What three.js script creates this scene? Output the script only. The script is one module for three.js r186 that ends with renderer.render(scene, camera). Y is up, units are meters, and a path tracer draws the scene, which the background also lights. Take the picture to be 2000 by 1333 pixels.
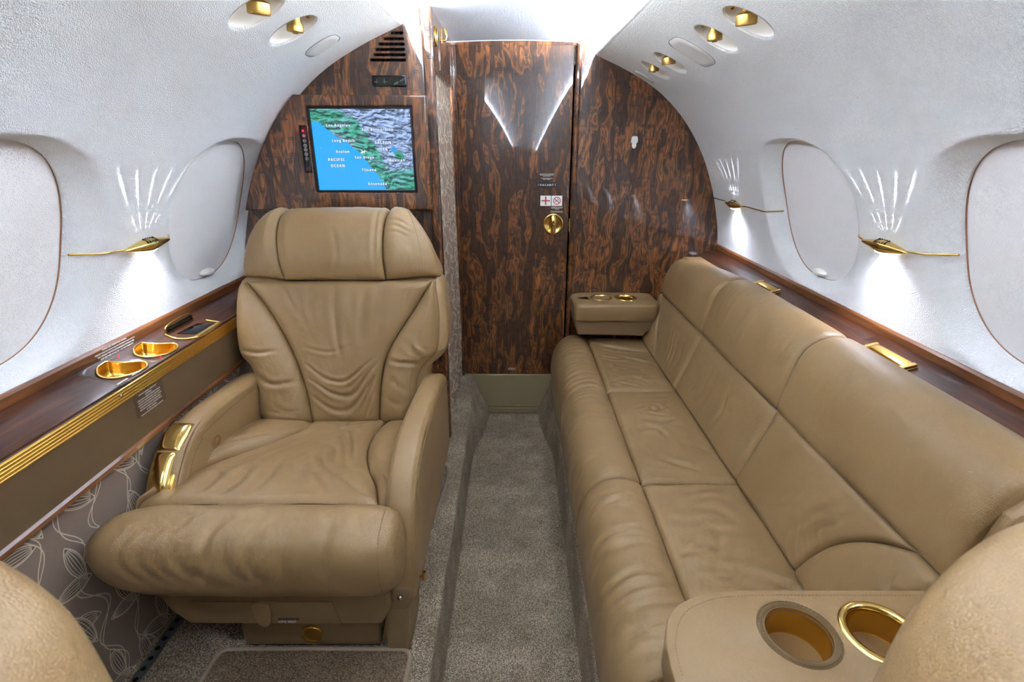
import * as THREE from 'three';
import { mergeGeometries, toCreasedNormals, mergeVertices } from 'three/addons/utils/BufferGeometryUtils.js';
import { RoundedBoxGeometry } from 'three/addons/geometries/RoundedBoxGeometry.js';
import { RectAreaLightUniformsLib } from 'three/addons/lights/RectAreaLightUniformsLib.js';

// ---------------------------------------------------------------- camera, light, exposure
const scene = new THREE.Scene();
scene.background = new THREE.Color(0x000000);
const camera = new THREE.PerspectiveCamera(66.28, 2000 / 1333, 0.02, 50);
camera.position.set(0, 1.3, 0);
camera.rotation.set(-Math.atan(386.5 / 1021), 0.0018, 0, 'YXZ');
camera.focus = 1.7; camera.userData.fStop = 9;
RectAreaLightUniformsLib.init();
const renderer = new THREE.WebGLRenderer();
renderer.toneMapping = THREE.LinearToneMapping;
renderer.toneMappingExposure = 6.1;
renderer.shadowMap.enabled = true;
const COVE = 50, COVE_COLOR = 0xf2f7fd;       // the two cove tubes above the side panels
const SCONCE = 0.062, RAY = 0.42;                  // wall sconces: downlight and the five slots
const Z_AFT = -2.4, Z_PART = -1.82, Z_FWD = 2.4, FLOOR = 0.2;
{
  for (const s of [-1, 1]) {
    const l = new THREE.RectAreaLight(COVE_COLOR, COVE, Z_FWD - Z_AFT - 0.06, 0.04);
    l.position.set(s * 0.424, 1.638, (Z_AFT + Z_FWD) / 2 + (s < 0 ? 0.02 : 0));
    l.lookAt(0, 1.70, l.position.z); scene.add(l);
  }
}

// ---------------------------------------------------------------- helpers
const V = (x, y, z) => new THREE.Vector3(x, y, z);
function rng(seed) { let a = seed >>> 0; return () => { a |= 0; a = a + 0x6D2B79F5 | 0; let t = Math.imul(a ^ a >>> 15, 1 | a); t = t + Math.imul(t ^ t >>> 7, 61 | t) ^ t; return ((t ^ t >>> 14) >>> 0) / 4294967296; }; }
const clamp = (x, a = 0, b = 1) => Math.min(b, Math.max(a, x));
const sstep = (a, b, x) => { const t = clamp((x - a) / (b - a)); return t * t * (3 - 2 * t); };
const lerp = (a, b, t) => a + (b - a) * t;
function hash2(x, y) { let h = Math.imul(x, 374761393) + Math.imul(y, 668265263) | 0; h = Math.imul(h ^ h >>> 13, 1274126177); return ((h ^ h >>> 16) >>> 0) / 4294967296; }
function noise(x, y, px = 4096, py = 4096) {           // periodic value noise, -1..1
  const xi = Math.floor(x), yi = Math.floor(y), fx = x - xi, fy = y - yi;
  const u = fx * fx * (3 - 2 * fx), v = fy * fy * (3 - 2 * fy), m = (a, p) => ((a % p) + p) % p;
  const x0 = m(xi, px), x1 = m(xi + 1, px), y0 = m(yi, py), y1 = m(yi + 1, py);
  return 2 * lerp(lerp(hash2(x0, y0), hash2(x1, y0), u), lerp(hash2(x0, y1), hash2(x1, y1), u), v) - 1;
}
function fbm(x, y, o = 4, px = 4096, py = 4096) { let a = 0.5, s = 0; for (let i = 0; i < o; i++) { s += a * noise(x, y, px, py); x *= 2; y *= 2; px *= 2; py *= 2; a *= 0.5; } return s; }
function worley(x, y, p) {                             // periodic, distance to nearest and second
  const xi = Math.floor(x), yi = Math.floor(y); let d1 = 9, d2 = 9, id = 0;
  for (let j = -1; j <= 1; j++) for (let i = -1; i <= 1; i++) {
    const cx = xi + i, cy = yi + j, mx = ((cx % p) + p) % p, my = ((cy % p) + p) % p;
    const dx = cx + hash2(mx, my + 77) - x, dy = cy + hash2(mx + 191, my) - y, d = dx * dx + dy * dy;
    if (d < d1) { d2 = d1; d1 = d; id = hash2(mx + 5, my + 9); } else if (d < d2) d2 = d;
  }
  return [Math.sqrt(d1), Math.sqrt(d2), id];
}
function dataTex(w, h, fn, rep, srgb = true) {         // fn(px, py) -> [r,g,b] 0..255 ; rep = size of one tile in metres
  const d = new Uint8Array(w * h * 4);
  for (let y = 0; y < h; y++) for (let x = 0; x < w; x++) { const c = fn(x, y), k = (y * w + x) * 4; d[k] = c[0]; d[k + 1] = c[1]; d[k + 2] = c[2]; d[k + 3] = 255; }
  const t = new THREE.DataTexture(d, w, h); t.wrapS = t.wrapT = THREE.RepeatWrapping; t.magFilter = THREE.LinearFilter; t.minFilter = THREE.LinearFilter;
  if (srgb) t.colorSpace = THREE.SRGBColorSpace;
  if (rep) t.repeat.set(1 / rep[0], 1 / rep[1]);
  t.needsUpdate = true; return t;
}
const grey = (v) => { v = clamp(v) * 255; return [v, v, v]; };
const mix3 = (a, b, t) => [lerp(a[0], b[0], t), lerp(a[1], b[1], t), lerp(a[2], b[2], t)];
function canvasTex(w, h, draw, rep) {
  const c = document.createElement('canvas'); c.width = w; c.height = h; const g = c.getContext('2d'); draw(g, w, h);
  const t = new THREE.CanvasTexture(c); t.colorSpace = THREE.SRGBColorSpace; t.wrapS = t.wrapT = THREE.RepeatWrapping;
  if (rep) t.repeat.set(1 / rep[0], 1 / rep[1]);
  return t;
}
// ---------------------------------------------------------------- materials
const std = (o) => new THREE.MeshStandardMaterial(o), phy = (o) => new THREE.MeshPhysicalMaterial(o);
const leatherBump = dataTex(1024, 1024, (x, y) => {
  const w = worley(x / 1024 * 150, y / 1024 * 150, 150), g = Math.min(1, (w[1] - w[0]) * 2.2);
  const c = 1 - Math.abs(fbm(x / 1024 * 14 + 2 * fbm(x / 1024 * 6, y / 1024 * 6, 2, 6, 6), y / 1024 * 10, 3, 14, 10)) * 2.2;
  return grey(0.45 + 0.22 * g - 0.1 * Math.pow(clamp(c), 10) + 0.12 * fbm(x / 1024 * 30, y / 1024 * 30, 3, 30, 30));
}, [0.36, 0.36], false);
const leatherMap = dataTex(512, 512, (x, y) => { const f = fbm(x / 512 * 5, y / 512 * 5, 4, 5, 5); return [147 + 8 * f, 118 + 8 * f, 79 + 8 * f]; }, [0.7, 0.7]);
const M = {};
M.leather = phy({ map: leatherMap, roughness: 0.36, bumpMap: leatherBump, bumpScale: 0.0014 });
M.leatherPanel = phy({ color: 0x826a49, roughness: 0.5, bumpMap: leatherBump, bumpScale: 0.0006 });
M.leatherDark = std({ color: 0x604b30, roughness: 0.55, bumpMap: leatherBump, bumpScale: 0.0006 });
M.leatherKick = std({ color: 0x8b7b5a, roughness: 0.5, bumpMap: leatherBump, bumpScale: 0.0006 });
M.stitch = std({ color: 0x86704f, roughness: 0.8 });
M.vinyl = std({ color: 0xf0f0ee, roughness: 0.62, bumpMap: dataTex(1024, 1024, (x, y) => {
  const a = worley(x / 1024 * 110, y / 1024 * 110, 110), b = worley(x / 1024 * 64 + 7.3, y / 1024 * 64, 64);
  return grey(0.25 + 0.55 * clamp(a[1] - a[0], 0, 0.6) + 0.4 * clamp(b[1] - b[0], 0, 0.5));
}, [0.36, 0.36], false), bumpScale: 0.004 });
M.shade = std({ color: 0xeeebe8, roughness: 0.7, bumpMap: dataTex(512, 512, (x, y) => {
  const a = worley(x / 512 * 60, y / 512 * 60, 60); return grey(0.85 - 0.8 * sstep(0.28, 0.1, a[0]) * (a[2] > 0.35 ? 1 : 0.2));
}, [0.24, 0.24], false), bumpScale: 0.0009 });
M.ceiling = std({ color: 0xbfc5d0, roughness: 0.9, bumpMap: dataTex(512, 512, (x, y) => grey(0.5 + 0.3 * noise(x / 512 * 180, y / 512 * 60, 180, 60) + 0.3 * noise(x / 512 * 60, y / 512 * 200, 60, 200)), [0.3, 0.3], false), bumpScale: 0.0005 });
M.whitePlastic = std({ color: 0xe9e4da, roughness: 0.4 });
M.capPlastic = std({ color: 0xd8d5d0, roughness: 0.55 });
M.brass = phy({ color: 0xe9c878, metalness: 1, roughness: 0.16 });
M.brassDeep = phy({ color: 0xe2bb62, metalness: 1, roughness: 0.24 });
M.brassSatin = phy({ color: 0xc9a45c, metalness: 1, roughness: 0.38 });
M.brassDark = std({ color: 0x3b2a12, metalness: 0.6, roughness: 0.4 });
M.chrome = std({ color: 0xb9b6b0, metalness: 1, roughness: 0.25 });
M.alu = std({ color: 0x9b9ea1, metalness: 0.9, roughness: 0.42 });
M.black = std({ color: 0x0b0b0c, roughness: 0.5 });
M.gloss = phy({ color: 0x08090b, roughness: 0.08 });
M.dark = std({ color: 0x17120d, roughness: 0.8 });
M.gasket = std({ color: 0x9b6f52, roughness: 0.6 });
// burl veneer: vertical flames, small horizontal eyes
function burlTexture(seed) {
  const W = 1024, Hh = 1280, SX = 1.2, SY = 1.5, R = rng(seed), eye = new Float32Array(W * Hh);
  for (let k = 0; k < 1300; k++) {
    const cx = R() * W, cy = R() * Hh, a = 5 + 10 * R() * R(), b = a * (0.35 + 0.3 * R()), st = 0.35 + 0.65 * R();
    for (let j = Math.floor(-b * 2.2); j <= b * 2.2; j++) for (let i = Math.floor(-a * 1.6); i <= a * 1.6; i++) {
      const q = Math.hypot(i / a, j / b), ring = Math.exp(-((q - 0.9) ** 2) * 9) * (0.55 + 0.45 * Math.sin(j * 1.2 + k)) + Math.exp(-q * q * 7) * 0.6;
      const x = ((Math.floor(cx) + i) % W + W) % W, y = ((Math.floor(cy) + j) % Hh + Hh) % Hh, id = y * W + x;
      eye[id] = Math.max(eye[id], ring * st);
    }
  }
  const PX = 64, PY = 16;
  return dataTex(W, Hh, (px, py) => {
    const u = px / W, v = py / Hh;
    const wx = fbm(u * 10, v * 8, 3, 10, 8) * 1.9, wy = fbm(u * 12 + 3, v * 5, 2, 12, 5) * 0.9;
    const f = fbm(u * PX + wx, v * PY + wy, 2, PX, PY) + 0.42 * fbm(u * 24 + wx, v * 6 + wy, 2, 24, 6);
    const g = noise(u * 512, v * 48, 512, 48);
    const big = fbm(u * 4, v * 4, 2, 4, 4);
    const ff = f + 0.05 * g + 0.1 * big + 0.05;
    const band = 0.5 + 0.5 * Math.sin(ff * 17 + 1.4 * big), body = sstep(-0.22, 0.28, ff);
    let t = 0.13 + 0.36 * body + 0.42 * Math.pow(band, 1.7) * (0.35 + 0.65 * body) + 0.16 * g + 0.14 * big;
    let c = mix3([42, 23, 11], [156, 95, 42], clamp(t));
    c = mix3(c, [36, 19, 10], 0.5 * Math.exp(-(((band - 0.12) / 0.1) ** 2)) * (0.3 + 0.7 * body));
    c = mix3(c, [28, 14, 8], clamp(eye[py * W + px] * 1.0));
    return c;
  }, [SX, SY]);
}
const burl = burlTexture(11);
M.veneer = std({ map: burl, roughness: 0.75 });
M.burl = phy({ map: burl, roughness: 0.5, clearcoat: 1, clearcoatRoughness: 0.025 });
const grainTex = (dark, light, fx, fy, rep) => dataTex(512, 512, (x, y) => {
  const u = x / 512, v = y / 512, w = fbm(u * 4, v * 3, 3, 4, 3);
  const t = 0.5 + 0.45 * fbm(u * fx + w * 2, v * fy, 4, fx, fy) + 0.3 * noise(u * fx * 8, v * fy * 3, fx * 8, fy * 3) * 0.6 + 0.3 * w;
  return mix3(dark, light, clamp(t));
}, rep);
M.ledgeWood = phy({ map: grainTex([42, 20, 11], [94, 51, 28], 14, 4, [0.11, 0.5]), roughness: 0.5, specularIntensity: 0.4, clearcoat: 0.55, clearcoatRoughness: 0.05 });
M.trimWood = phy({ map: grainTex([74, 40, 18], [150, 92, 46], 6, 4, [0.05, 0.6]), roughness: 0.4, clearcoat: 1, clearcoatRoughness: 0.04 });
M.oak = phy({ map: grainTex([80, 45, 22], [146, 91, 48], 10, 3, [0.04, 0.5]), roughness: 0.38, clearcoat: 0.4, clearcoatRoughness: 0.2 });
const carpetT = (seed, n) => { const R = hash2(seed, 3); return dataTex(1024, 1024, (x, y) => {
  const w = worley(x / 1024 * n, y / 1024 * n, n), f = fbm(x / 1024 * 6 + R * 9, y / 1024 * 6, 3, 6, 6), k = 0.55 + 0.55 * (w[2] - 0.5) + 0.22 * f - 0.5 * sstep(0.3, 0.75, w[0]);
  return mix3([120, 103, 82], [236, 216, 186], clamp(k));
}, [0.36, 0.36]); };
const carpetB = dataTex(1024, 1024, (x, y) => { const w = worley(x / 1024 * 120, y / 1024 * 120, 120); return grey(1 - w[0] * 1.1); }, [0.36, 0.36], false);
M.carpet = std({ map: carpetT(4, 120), bumpMap: carpetB, bumpScale: 0.004, roughness: 1 });
M.mat = std({ map: dataTex(512, 512, (x, y) => { const w = worley(x / 512 * 56, y / 512 * 56, 56); return mix3([88, 72, 53], [158, 134, 105], clamp(0.65 + 0.5 * (w[2] - 0.5) - 0.5 * sstep(0.3, 0.7, w[0]))); }, [0.2, 0.2]), roughness: 1, bumpMap: dataTex(512, 512, (x, y) => grey(1 - worley(x / 512 * 56, y / 512 * 56, 56)[0] * 1.1), [0.2, 0.2], false), bumpScale: 0.003 });
M.matEdge = std({ color: 0x938069, roughness: 1 });
function fabricTex(rep) {
  return canvasTex(1024, 1024, (g, w, h) => {
    g.fillStyle = '#94806f'; g.fillRect(0, 0, w, h);
    g.lineWidth = 1.6;
    for (let i = -h; i < w; i += 7) { g.strokeStyle = (i / 7) % 2 ? 'rgba(60,46,42,0.55)' : 'rgba(158,138,128,0.35)'; g.beginPath(); g.moveTo(i, 0); g.lineTo(i + h, h); g.stroke(); }
    const leaf = (x, y, a, L) => { for (const ox of [-w, 0, w]) for (const oy of [-h, 0, h]) {
      g.save(); g.translate(x + ox, y + oy); g.rotate(a); g.lineWidth = 5; g.strokeStyle = '#cfc0a4'; g.fillStyle = 'rgba(84,66,60,0.45)';
      g.beginPath(); g.moveTo(0, 0); g.bezierCurveTo(L * 0.3, -L * 0.26, L * 0.7, -L * 0.22, L, 0); g.bezierCurveTo(L * 0.7, L * 0.2, L * 0.3, L * 0.24, 0, 0); g.fill(); g.stroke();
      g.lineWidth = 3.4; for (const k of [-0.14, -0.07, 0, 0.07, 0.14]) { g.beginPath(); g.moveTo(L * 0.1, k * L * 0.3); g.quadraticCurveTo(L * 0.5, k * L * 1.7, L * 0.93, k * L * 0.15); g.stroke(); }
      g.restore(); } };
    const R = rng(31); g.strokeStyle = '#cbbb9d';
    for (let r = 0; r < 6; r++) { const x0 = r * 171 + 60; g.lineWidth = 5; for (const off of [0, 24]) for (const oy of [-h, 0, h]) { g.beginPath(); for (let k = 0; k <= 64; k++) { const y = oy + k * 16, x = x0 + off * Math.cos(k / 64 * Math.PI * 8) + 46 * Math.sin(k / 64 * Math.PI * 6 + r * 2); k ? g.lineTo(x, y) : g.moveTo(x, y); } g.stroke(); } }
    for (let r = 0; r < 6; r++) for (let k = 0; k < 5; k++) { const x = r * 171 + 60 + 46 * Math.sin((k + 0.3) / 5 * Math.PI * 6 + r * 2), y = (k + 0.3 + 0.5 * (r % 2)) * 205; leaf(x, y, (k + r) % 2 ? -0.5 + 0.5 * R() : 1.35 + 0.6 * R(), 185 + 35 * R()); }
  }, rep);
}
M.fabric = std({ map: fabricTex([0.46, 0.46]), roughness: 0.95 });
M.curtain = std({ map: fabricTex([0.3, 0.3]), roughness: 0.95 });
M.glowCove = std({ color: 0xffffff, emissive: COVE_COLOR, emissiveIntensity: 2, roughness: 0.6 });
M.glowLens = std({ color: 0xffffff, emissive: 0xeef2ff, emissiveIntensity: 1.9, roughness: 0.5 });
M.redLed = std({ color: 0xff2020, emissive: 0xff1018, emissiveIntensity: 1.2 });

// ---------------------------------------------------------------- object helpers
const taken = new Map();
function numbered(n) { const k = taken.get(n) || 0; taken.set(n, k + 1); return k ? n + '_' + String(k).padStart(3, '0') : n; }
function mesh(name, g, m, parent) {
  const o = new THREE.Mesh(g, m); o.castShadow = o.receiveShadow = true;
  o.name = parent ? name : numbered(name); (parent || scene).add(o);
  let r = parent; while (r && r !== scene && !r.userData.off) r = r.parent;
  if (r && r.userData.off) g.translate(...r.userData.off);
  return o;
}
function tag(o, label, category, group) { o.userData.label = label; o.userData.category = category; if (group) o.userData.group = group; return o; }
function thing(name, base, label, category, group) {   // a group at the thing's base; children are given in world coordinates
  const o = new THREE.Group(); o.name = numbered(name); o.position.set(...base); scene.add(o);
  o.userData.off = [-base[0], -base[1], -base[2]]; return tag(o, label, category, group);
}
function struct(name, g, m) { const o = mesh(name, g, m); o.userData.kind = 'structure'; return o; }
function structGroup(name, base) { const o = new THREE.Group(); o.name = numbered(name); o.position.set(...base); o.userData.off = base.map((q) => -q); o.userData.kind = 'structure'; scene.add(o); return o; }
function box(x0, x1, y0, y1, z0, z1, r = 0.003) {
  const w = x1 - x0, h = y1 - y0, d = z1 - z0; r = Math.min(r, w / 2.1, h / 2.1, d / 2.1);
  const g = new RoundedBoxGeometry(w, h, d, 2, r); g.translate((x0 + x1) / 2, (y0 + y1) / 2, (z0 + z1) / 2); return worldUV(g);
}
function worldUV(g) {                                   // uv in metres by dominant normal
  const p = g.attributes.position, n = g.attributes.normal, uv = new Float32Array(p.count * 2), A = V(0, 0, 0), Bv = V(0, 0, 0), C = V(0, 0, 0);
  for (let i = 0; i < p.count; i++) {
    let ax = Math.abs(n.getX(i)), ay = Math.abs(n.getY(i)), az = Math.abs(n.getZ(i));
    if (!g.index) { const k = i - i % 3; A.fromBufferAttribute(p, k); Bv.fromBufferAttribute(p, k + 1).sub(A); C.fromBufferAttribute(p, k + 2).sub(A); Bv.cross(C); ax = Math.abs(Bv.x); ay = Math.abs(Bv.y); az = Math.abs(Bv.z); } // one projection for each face
    if (az >= ax && az >= ay) { uv[2 * i] = p.getX(i); uv[2 * i + 1] = p.getY(i); }
    else if (ax >= ay) { uv[2 * i] = p.getY(i); uv[2 * i + 1] = p.getZ(i); if (g.userData.vertical) { uv[2 * i] = p.getZ(i); uv[2 * i + 1] = p.getY(i); } }
    else { uv[2 * i] = p.getX(i); uv[2 * i + 1] = p.getZ(i); }
  }
  g.setAttribute('uv', new THREE.BufferAttribute(uv, 2)); return g;
}
function curve(pts) { return pts.length === 2 ? new THREE.LineCurve3(V(...pts[0]), V(...pts[1])) : new THREE.CatmullRomCurve3(pts.map((p) => V(...p)), false, 'centripetal'); }
function tube(pts, r, seg = 24, rs = 8, closed = false) { return new THREE.TubeGeometry(pts.length === 2 ? curve(pts) : new THREE.CatmullRomCurve3(pts.map((p) => V(...p)), closed, 'centripetal'), seg, r, rs, closed); }
function flatShape(pts, holes = []) { const s = new THREE.Shape(pts.map((p) => new THREE.Vector2(...p))); for (const h of holes) s.holes.push(new THREE.Path(h.map((p) => new THREE.Vector2(...p)))); return s; }
function slabXY(pts, z0, z1, holes = [], bevel = 0.002) { // an outline in x,y with thickness along z
  const g = new THREE.ExtrudeGeometry(flatShape(pts, holes), { depth: z1 - z0 - 2 * bevel, bevelEnabled: bevel > 0, bevelSize: bevel, bevelThickness: bevel, bevelOffset: -bevel, bevelSegments: 3, curveSegments: 12 });
  g.translate(0, 0, z0 + bevel); return worldUV(toCreasedNormals(g, 0.6));
}
function slabZY(pts, x0, x1, bevel = 0.01, seg = 4) {     // an outline in z,y with thickness along x
  const g = new THREE.ExtrudeGeometry(flatShape(pts.map(([z, y]) => [-z, y])), { depth: x1 - x0 - 2 * bevel, bevelEnabled: bevel > 0, bevelSize: bevel, bevelThickness: bevel, bevelOffset: -bevel, bevelSegments: seg });
  g.rotateY(Math.PI / 2); g.translate(x0 + bevel, 0, 0); return worldUV(toCreasedNormals(g, 0.7));
}
function slabXZ(pts, y0, y1, holes = [], bevel = 0.003, seg = 3) { // an outline in x,z with thickness along y
  const f = ([x, z]) => [x, -z];
  const g = new THREE.ExtrudeGeometry(flatShape(pts.map(f), holes.map((h) => h.map(f))), { depth: y1 - y0 - 2 * bevel, bevelEnabled: bevel > 0, bevelSize: bevel, bevelThickness: bevel, bevelOffset: -bevel, bevelSegments: seg });
  g.rotateX(-Math.PI / 2); g.translate(0, y0 + bevel, 0); return worldUV(toCreasedNormals(g, 0.7));
}
function smooth2(pts, n = 40, closed = false) { const c = new THREE.CatmullRomCurve3(pts.map(([a, b]) => V(a, b, 0)), closed, 'centripetal'); return c.getPoints(n).slice(0, closed ? n : n + 1).map((p) => [p.x, p.y]); }
function grid(nu, nv, fn, flip = false) {               // fn(i/nu, j/nv, i, j) -> {p, uv}
  const P = [], U = [], I = [];
  for (let j = 0; j <= nv; j++) for (let i = 0; i <= nu; i++) { const q = fn(i / nu, j / nv, i, j); P.push(q.p.x, q.p.y, q.p.z); U.push(q.uv[0], q.uv[1]); }
  const w = nu + 1;
  for (let j = 0; j < nv; j++) for (let i = 0; i < nu; i++) { const a = j * w + i, b = a + 1, c = a + w, d = c + 1; flip ? I.push(a, c, b, b, c, d) : I.push(a, b, c, b, d, c); }
  const g = new THREE.BufferGeometry(); g.setAttribute('position', new THREE.Float32BufferAttribute(P, 3)); g.setAttribute('uv', new THREE.Float32BufferAttribute(U, 2)); g.setIndex(I); g.computeVertexNormals(); return g;
}
// creases: polylines in u,v with width w and depth d (metres); a lip rises beside each
function creaseField(list, W, Hh) {
  const L = list.map((c) => {
    const n = c.p.length, s = n > 2 ? new THREE.CatmullRomCurve3(c.p.map(([u, v]) => V(u * W, v * Hh, 0))).getPoints(14) : c.p.map(([u, v]) => V(u * W, v * Hh, 0));
    return { s, w: c.w ?? 0.006, d: (c.d ?? 0.003) * 1.5 };
  });
  return (u, v) => {
    const x = u * W, y = v * Hh; let h = 0;
    for (const c of L) {
      let best = 1e9, bt = 0; const n = c.s.length - 1;
      for (let k = 0; k < n; k++) {
        const a = c.s[k], b = c.s[k + 1], dx = b.x - a.x, dy = b.y - a.y, l2 = dx * dx + dy * dy || 1e-9;
        const t = clamp(((x - a.x) * dx + (y - a.y) * dy) / l2), ex = x - a.x - t * dx, ey = y - a.y - t * dy, q = ex * ex + ey * ey;
        if (q < best) { best = q; bt = (k + t) / n; }
      }
      const r = Math.sqrt(best) / c.w; if (r > 4.5) continue;
      const taper = Math.sqrt(Math.max(0, Math.sin(Math.PI * clamp(bt, 0.02, 0.98))));
      h += c.d * taper * (-Math.exp(-r * r) + 0.55 * Math.exp(-((r - 2) ** 2) / 1.6));
    }
    return h;
  };
}
// a padded panel over a patch bounded by four edges (bottom, top: u; left, right: v)
function pillow({ b, t, l, r, out, rad = 0.02, h, crown = 0, depth = 0.05, wr, creases, noiseAmp = 0, nf = [9, 9], nu = 44, nv = 44, seed = 0 }) {
  h = h ?? rad;
  const cb = curve(b), ct = curve(t), cl = curve(l ?? [b[0], t[0]]), cr = curve(r ?? [b[b.length - 1], t[t.length - 1]]);
  const N = 120, tab = (c) => Array.from({ length: N + 1 }, (_, i) => c.getPoint(i / N));
  const tb = tab(cb), tt = tab(ct), tl = tab(cl), tr = tab(cr);
  const at = (T, s) => { const f = clamp(s) * N, i = Math.min(N - 1, Math.floor(f)); return T[i].clone().lerp(T[i + 1], f - i); };
  const P00 = tb[0], P10 = tb[N], P01 = tt[0], P11 = tt[N];
  const patch = (u, v) => {
    const p = at(tb, u).multiplyScalar(1 - v).addScaledVector(at(tt, u), v).addScaledVector(at(tl, v), 1 - u).addScaledVector(at(tr, v), u);
    return p.addScaledVector(P00, -(1 - u) * (1 - v)).addScaledVector(P10, -u * (1 - v)).addScaledVector(P01, -(1 - u) * v).addScaledVector(P11, -u * v);
  };
  const len = (T) => { let s = 0; for (let i = 0; i < N; i++) s += T[i].distanceTo(T[i + 1]); return s; };
  const W = (len(tb) + len(tt)) / 2, Hh = (len(tl) + len(tr)) / 2, O = V(...out);
  const steps = (L, n) => { const e = Math.min(rad / L, 0.45), a = []; for (let i = 0; i < 6; i++) a.push(e * (1 - Math.cos(i / 6 * Math.PI / 2))); for (let i = 0; i <= n; i++) a.push(e + (1 - 2 * e) * i / n); for (let i = 5; i >= 0; i--) a.push(1 - e * (1 - Math.cos(i / 6 * Math.PI / 2))); return a; };
  const us = steps(W, nu), vs = steps(Hh, nv), q = (d) => { const k = 1 - Math.min(1, d / rad); return Math.sqrt(Math.max(0, 1 - k * k)); };
  const cf = creases ? creaseField(creases, W, Hh) : null;
  const P = [], U = [], I = [], nrm = (u, v) => {
    const e = 0.012, a = patch(Math.min(1, u + e), v).sub(patch(Math.max(0, u - e), v)), c = patch(u, Math.min(1, v + e)).sub(patch(u, Math.max(0, v - e)));
    const n = a.cross(c); if (n.lengthSq() < 1e-14) { n.copy(O).normalize(); return n; } n.normalize(); if (flip) n.negate(); return n;
  };
  let flip = false; { const a = patch(0.6, 0.5).sub(patch(0.4, 0.5)), c = patch(0.5, 0.6).sub(patch(0.5, 0.4)); flip = a.cross(c).dot(O) < 0; }
  const nx = us.length, ny = vs.length;
  const Nrm = [];
  for (let j = 0; j < ny; j++) for (let i = 0; i < nx; i++) {
    const u = us[i], v = vs[j], p = patch(u, v), n = nrm(u, v); Nrm.push(n);
    const wl = lerp(len0(tb, tt, v), 0, 0) || W;
    const e = q(Math.min(u, 1 - u) * wl) * q(Math.min(v, 1 - v) * Hh);
    let d = h * e + crown * Math.pow(Math.sin(Math.PI * u), 0.8) * Math.pow(Math.sin(Math.PI * v), 0.8);
    if (noiseAmp) d += noiseAmp * e * fbm(u * nf[0] + seed, v * nf[1] + seed * 1.7, 3);
    if (cf) d += cf(u, v) * e;
    if (wr) d += wr(u, v) * e;
    p.addScaledVector(n, d); P.push(p.x, p.y, p.z); U.push(u * W + seed * 0.17, v * Hh + seed * 0.23);
  }
  function len0(A, B, v) { return W; }
  const id = (i, j) => j * nx + i, tri = (a, b2, c) => flip ? I.push(a, c, b2) : I.push(a, b2, c);
  for (let j = 0; j < ny - 1; j++) for (let i = 0; i < nx - 1; i++) { tri(id(i, j), id(i + 1, j), id(i, j + 1)); tri(id(i + 1, j), id(i + 1, j + 1), id(i, j + 1)); }
  const ring = []; for (let i = 0; i < nx - 1; i++) ring.push([i, 0]); for (let j = 0; j < ny - 1; j++) ring.push([nx - 1, j]); for (let i = nx - 1; i > 0; i--) ring.push([i, ny - 1]); for (let j = ny - 1; j > 0; j--) ring.push([0, j]);
  const base = P.length / 3, c = V(0, 0, 0);
  ring.forEach(([i, j]) => { const k = id(i, j), p = V(P[3 * k], P[3 * k + 1], P[3 * k + 2]).addScaledVector(Nrm[k], -depth); c.add(p); P.push(p.x, p.y, p.z); U.push(U[2 * k] + 0.02, U[2 * k + 1] + 0.02); });
  c.multiplyScalar(1 / ring.length); P.push(c.x, c.y, c.z); U.push(0, 0); const ci = P.length / 3 - 1;
  ring.forEach(([i, j], k) => { const k2 = (k + 1) % ring.length, a = id(i, j), b2 = id(...ring[k2]); tri(a, base + k, b2); tri(b2, base + k, base + k2); tri(base + k, ci, base + k2); });
  const g = new THREE.BufferGeometry(); g.setAttribute('position', new THREE.Float32BufferAttribute(P, 3)); g.setAttribute('uv', new THREE.Float32BufferAttribute(U, 2)); g.setIndex(I); g.computeVertexNormals();
  g.userData.surf = (u, v, lift = 0) => patch(u, v).addScaledVector(nrm(u, v), h * q(Math.min(u, 1 - u) * W) * q(Math.min(v, 1 - v) * Hh) + crown * Math.pow(Math.sin(Math.PI * u), 0.8) * Math.pow(Math.sin(Math.PI * v), 0.8) + lift);
  return g;
}
function stitches(name, pts, parent, r = 0.0007, step = 0.0055, m = M.stitch) { // dashes of thread along a line
  const c = new THREE.CatmullRomCurve3(pts.map((p) => (p.isVector3 ? p.clone() : V(...p))), false, 'centripetal'), L = c.getLength(), n = Math.max(2, Math.floor(L / step)), list = [];
  for (let i = 0; i < n; i++) {
    const a = c.getPointAt(i / n), b = c.getPointAt((i + 0.62) / n), d = b.clone().sub(a), g = new THREE.CylinderGeometry(r, r, d.length(), 5, 1);
    g.applyQuaternion(new THREE.Quaternion().setFromUnitVectors(V(0, 1, 0), d.clone().normalize())); g.translate((a.x + b.x) / 2, (a.y + b.y) / 2, (a.z + b.z) / 2); list.push(g);
  }
  return mesh(name, mergeGeometries(list), m, parent);
}
function lathe(pts, seg = 32) { return new THREE.LatheGeometry(pts.map(([r, y]) => new THREE.Vector2(r, y)), seg); }
function orient(g, origin, xAxis, yAxis) { const z = xAxis.clone().cross(yAxis); g.applyMatrix4(new THREE.Matrix4().makeBasis(xAxis, yAxis, z).setPosition(origin)); return g; }
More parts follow.
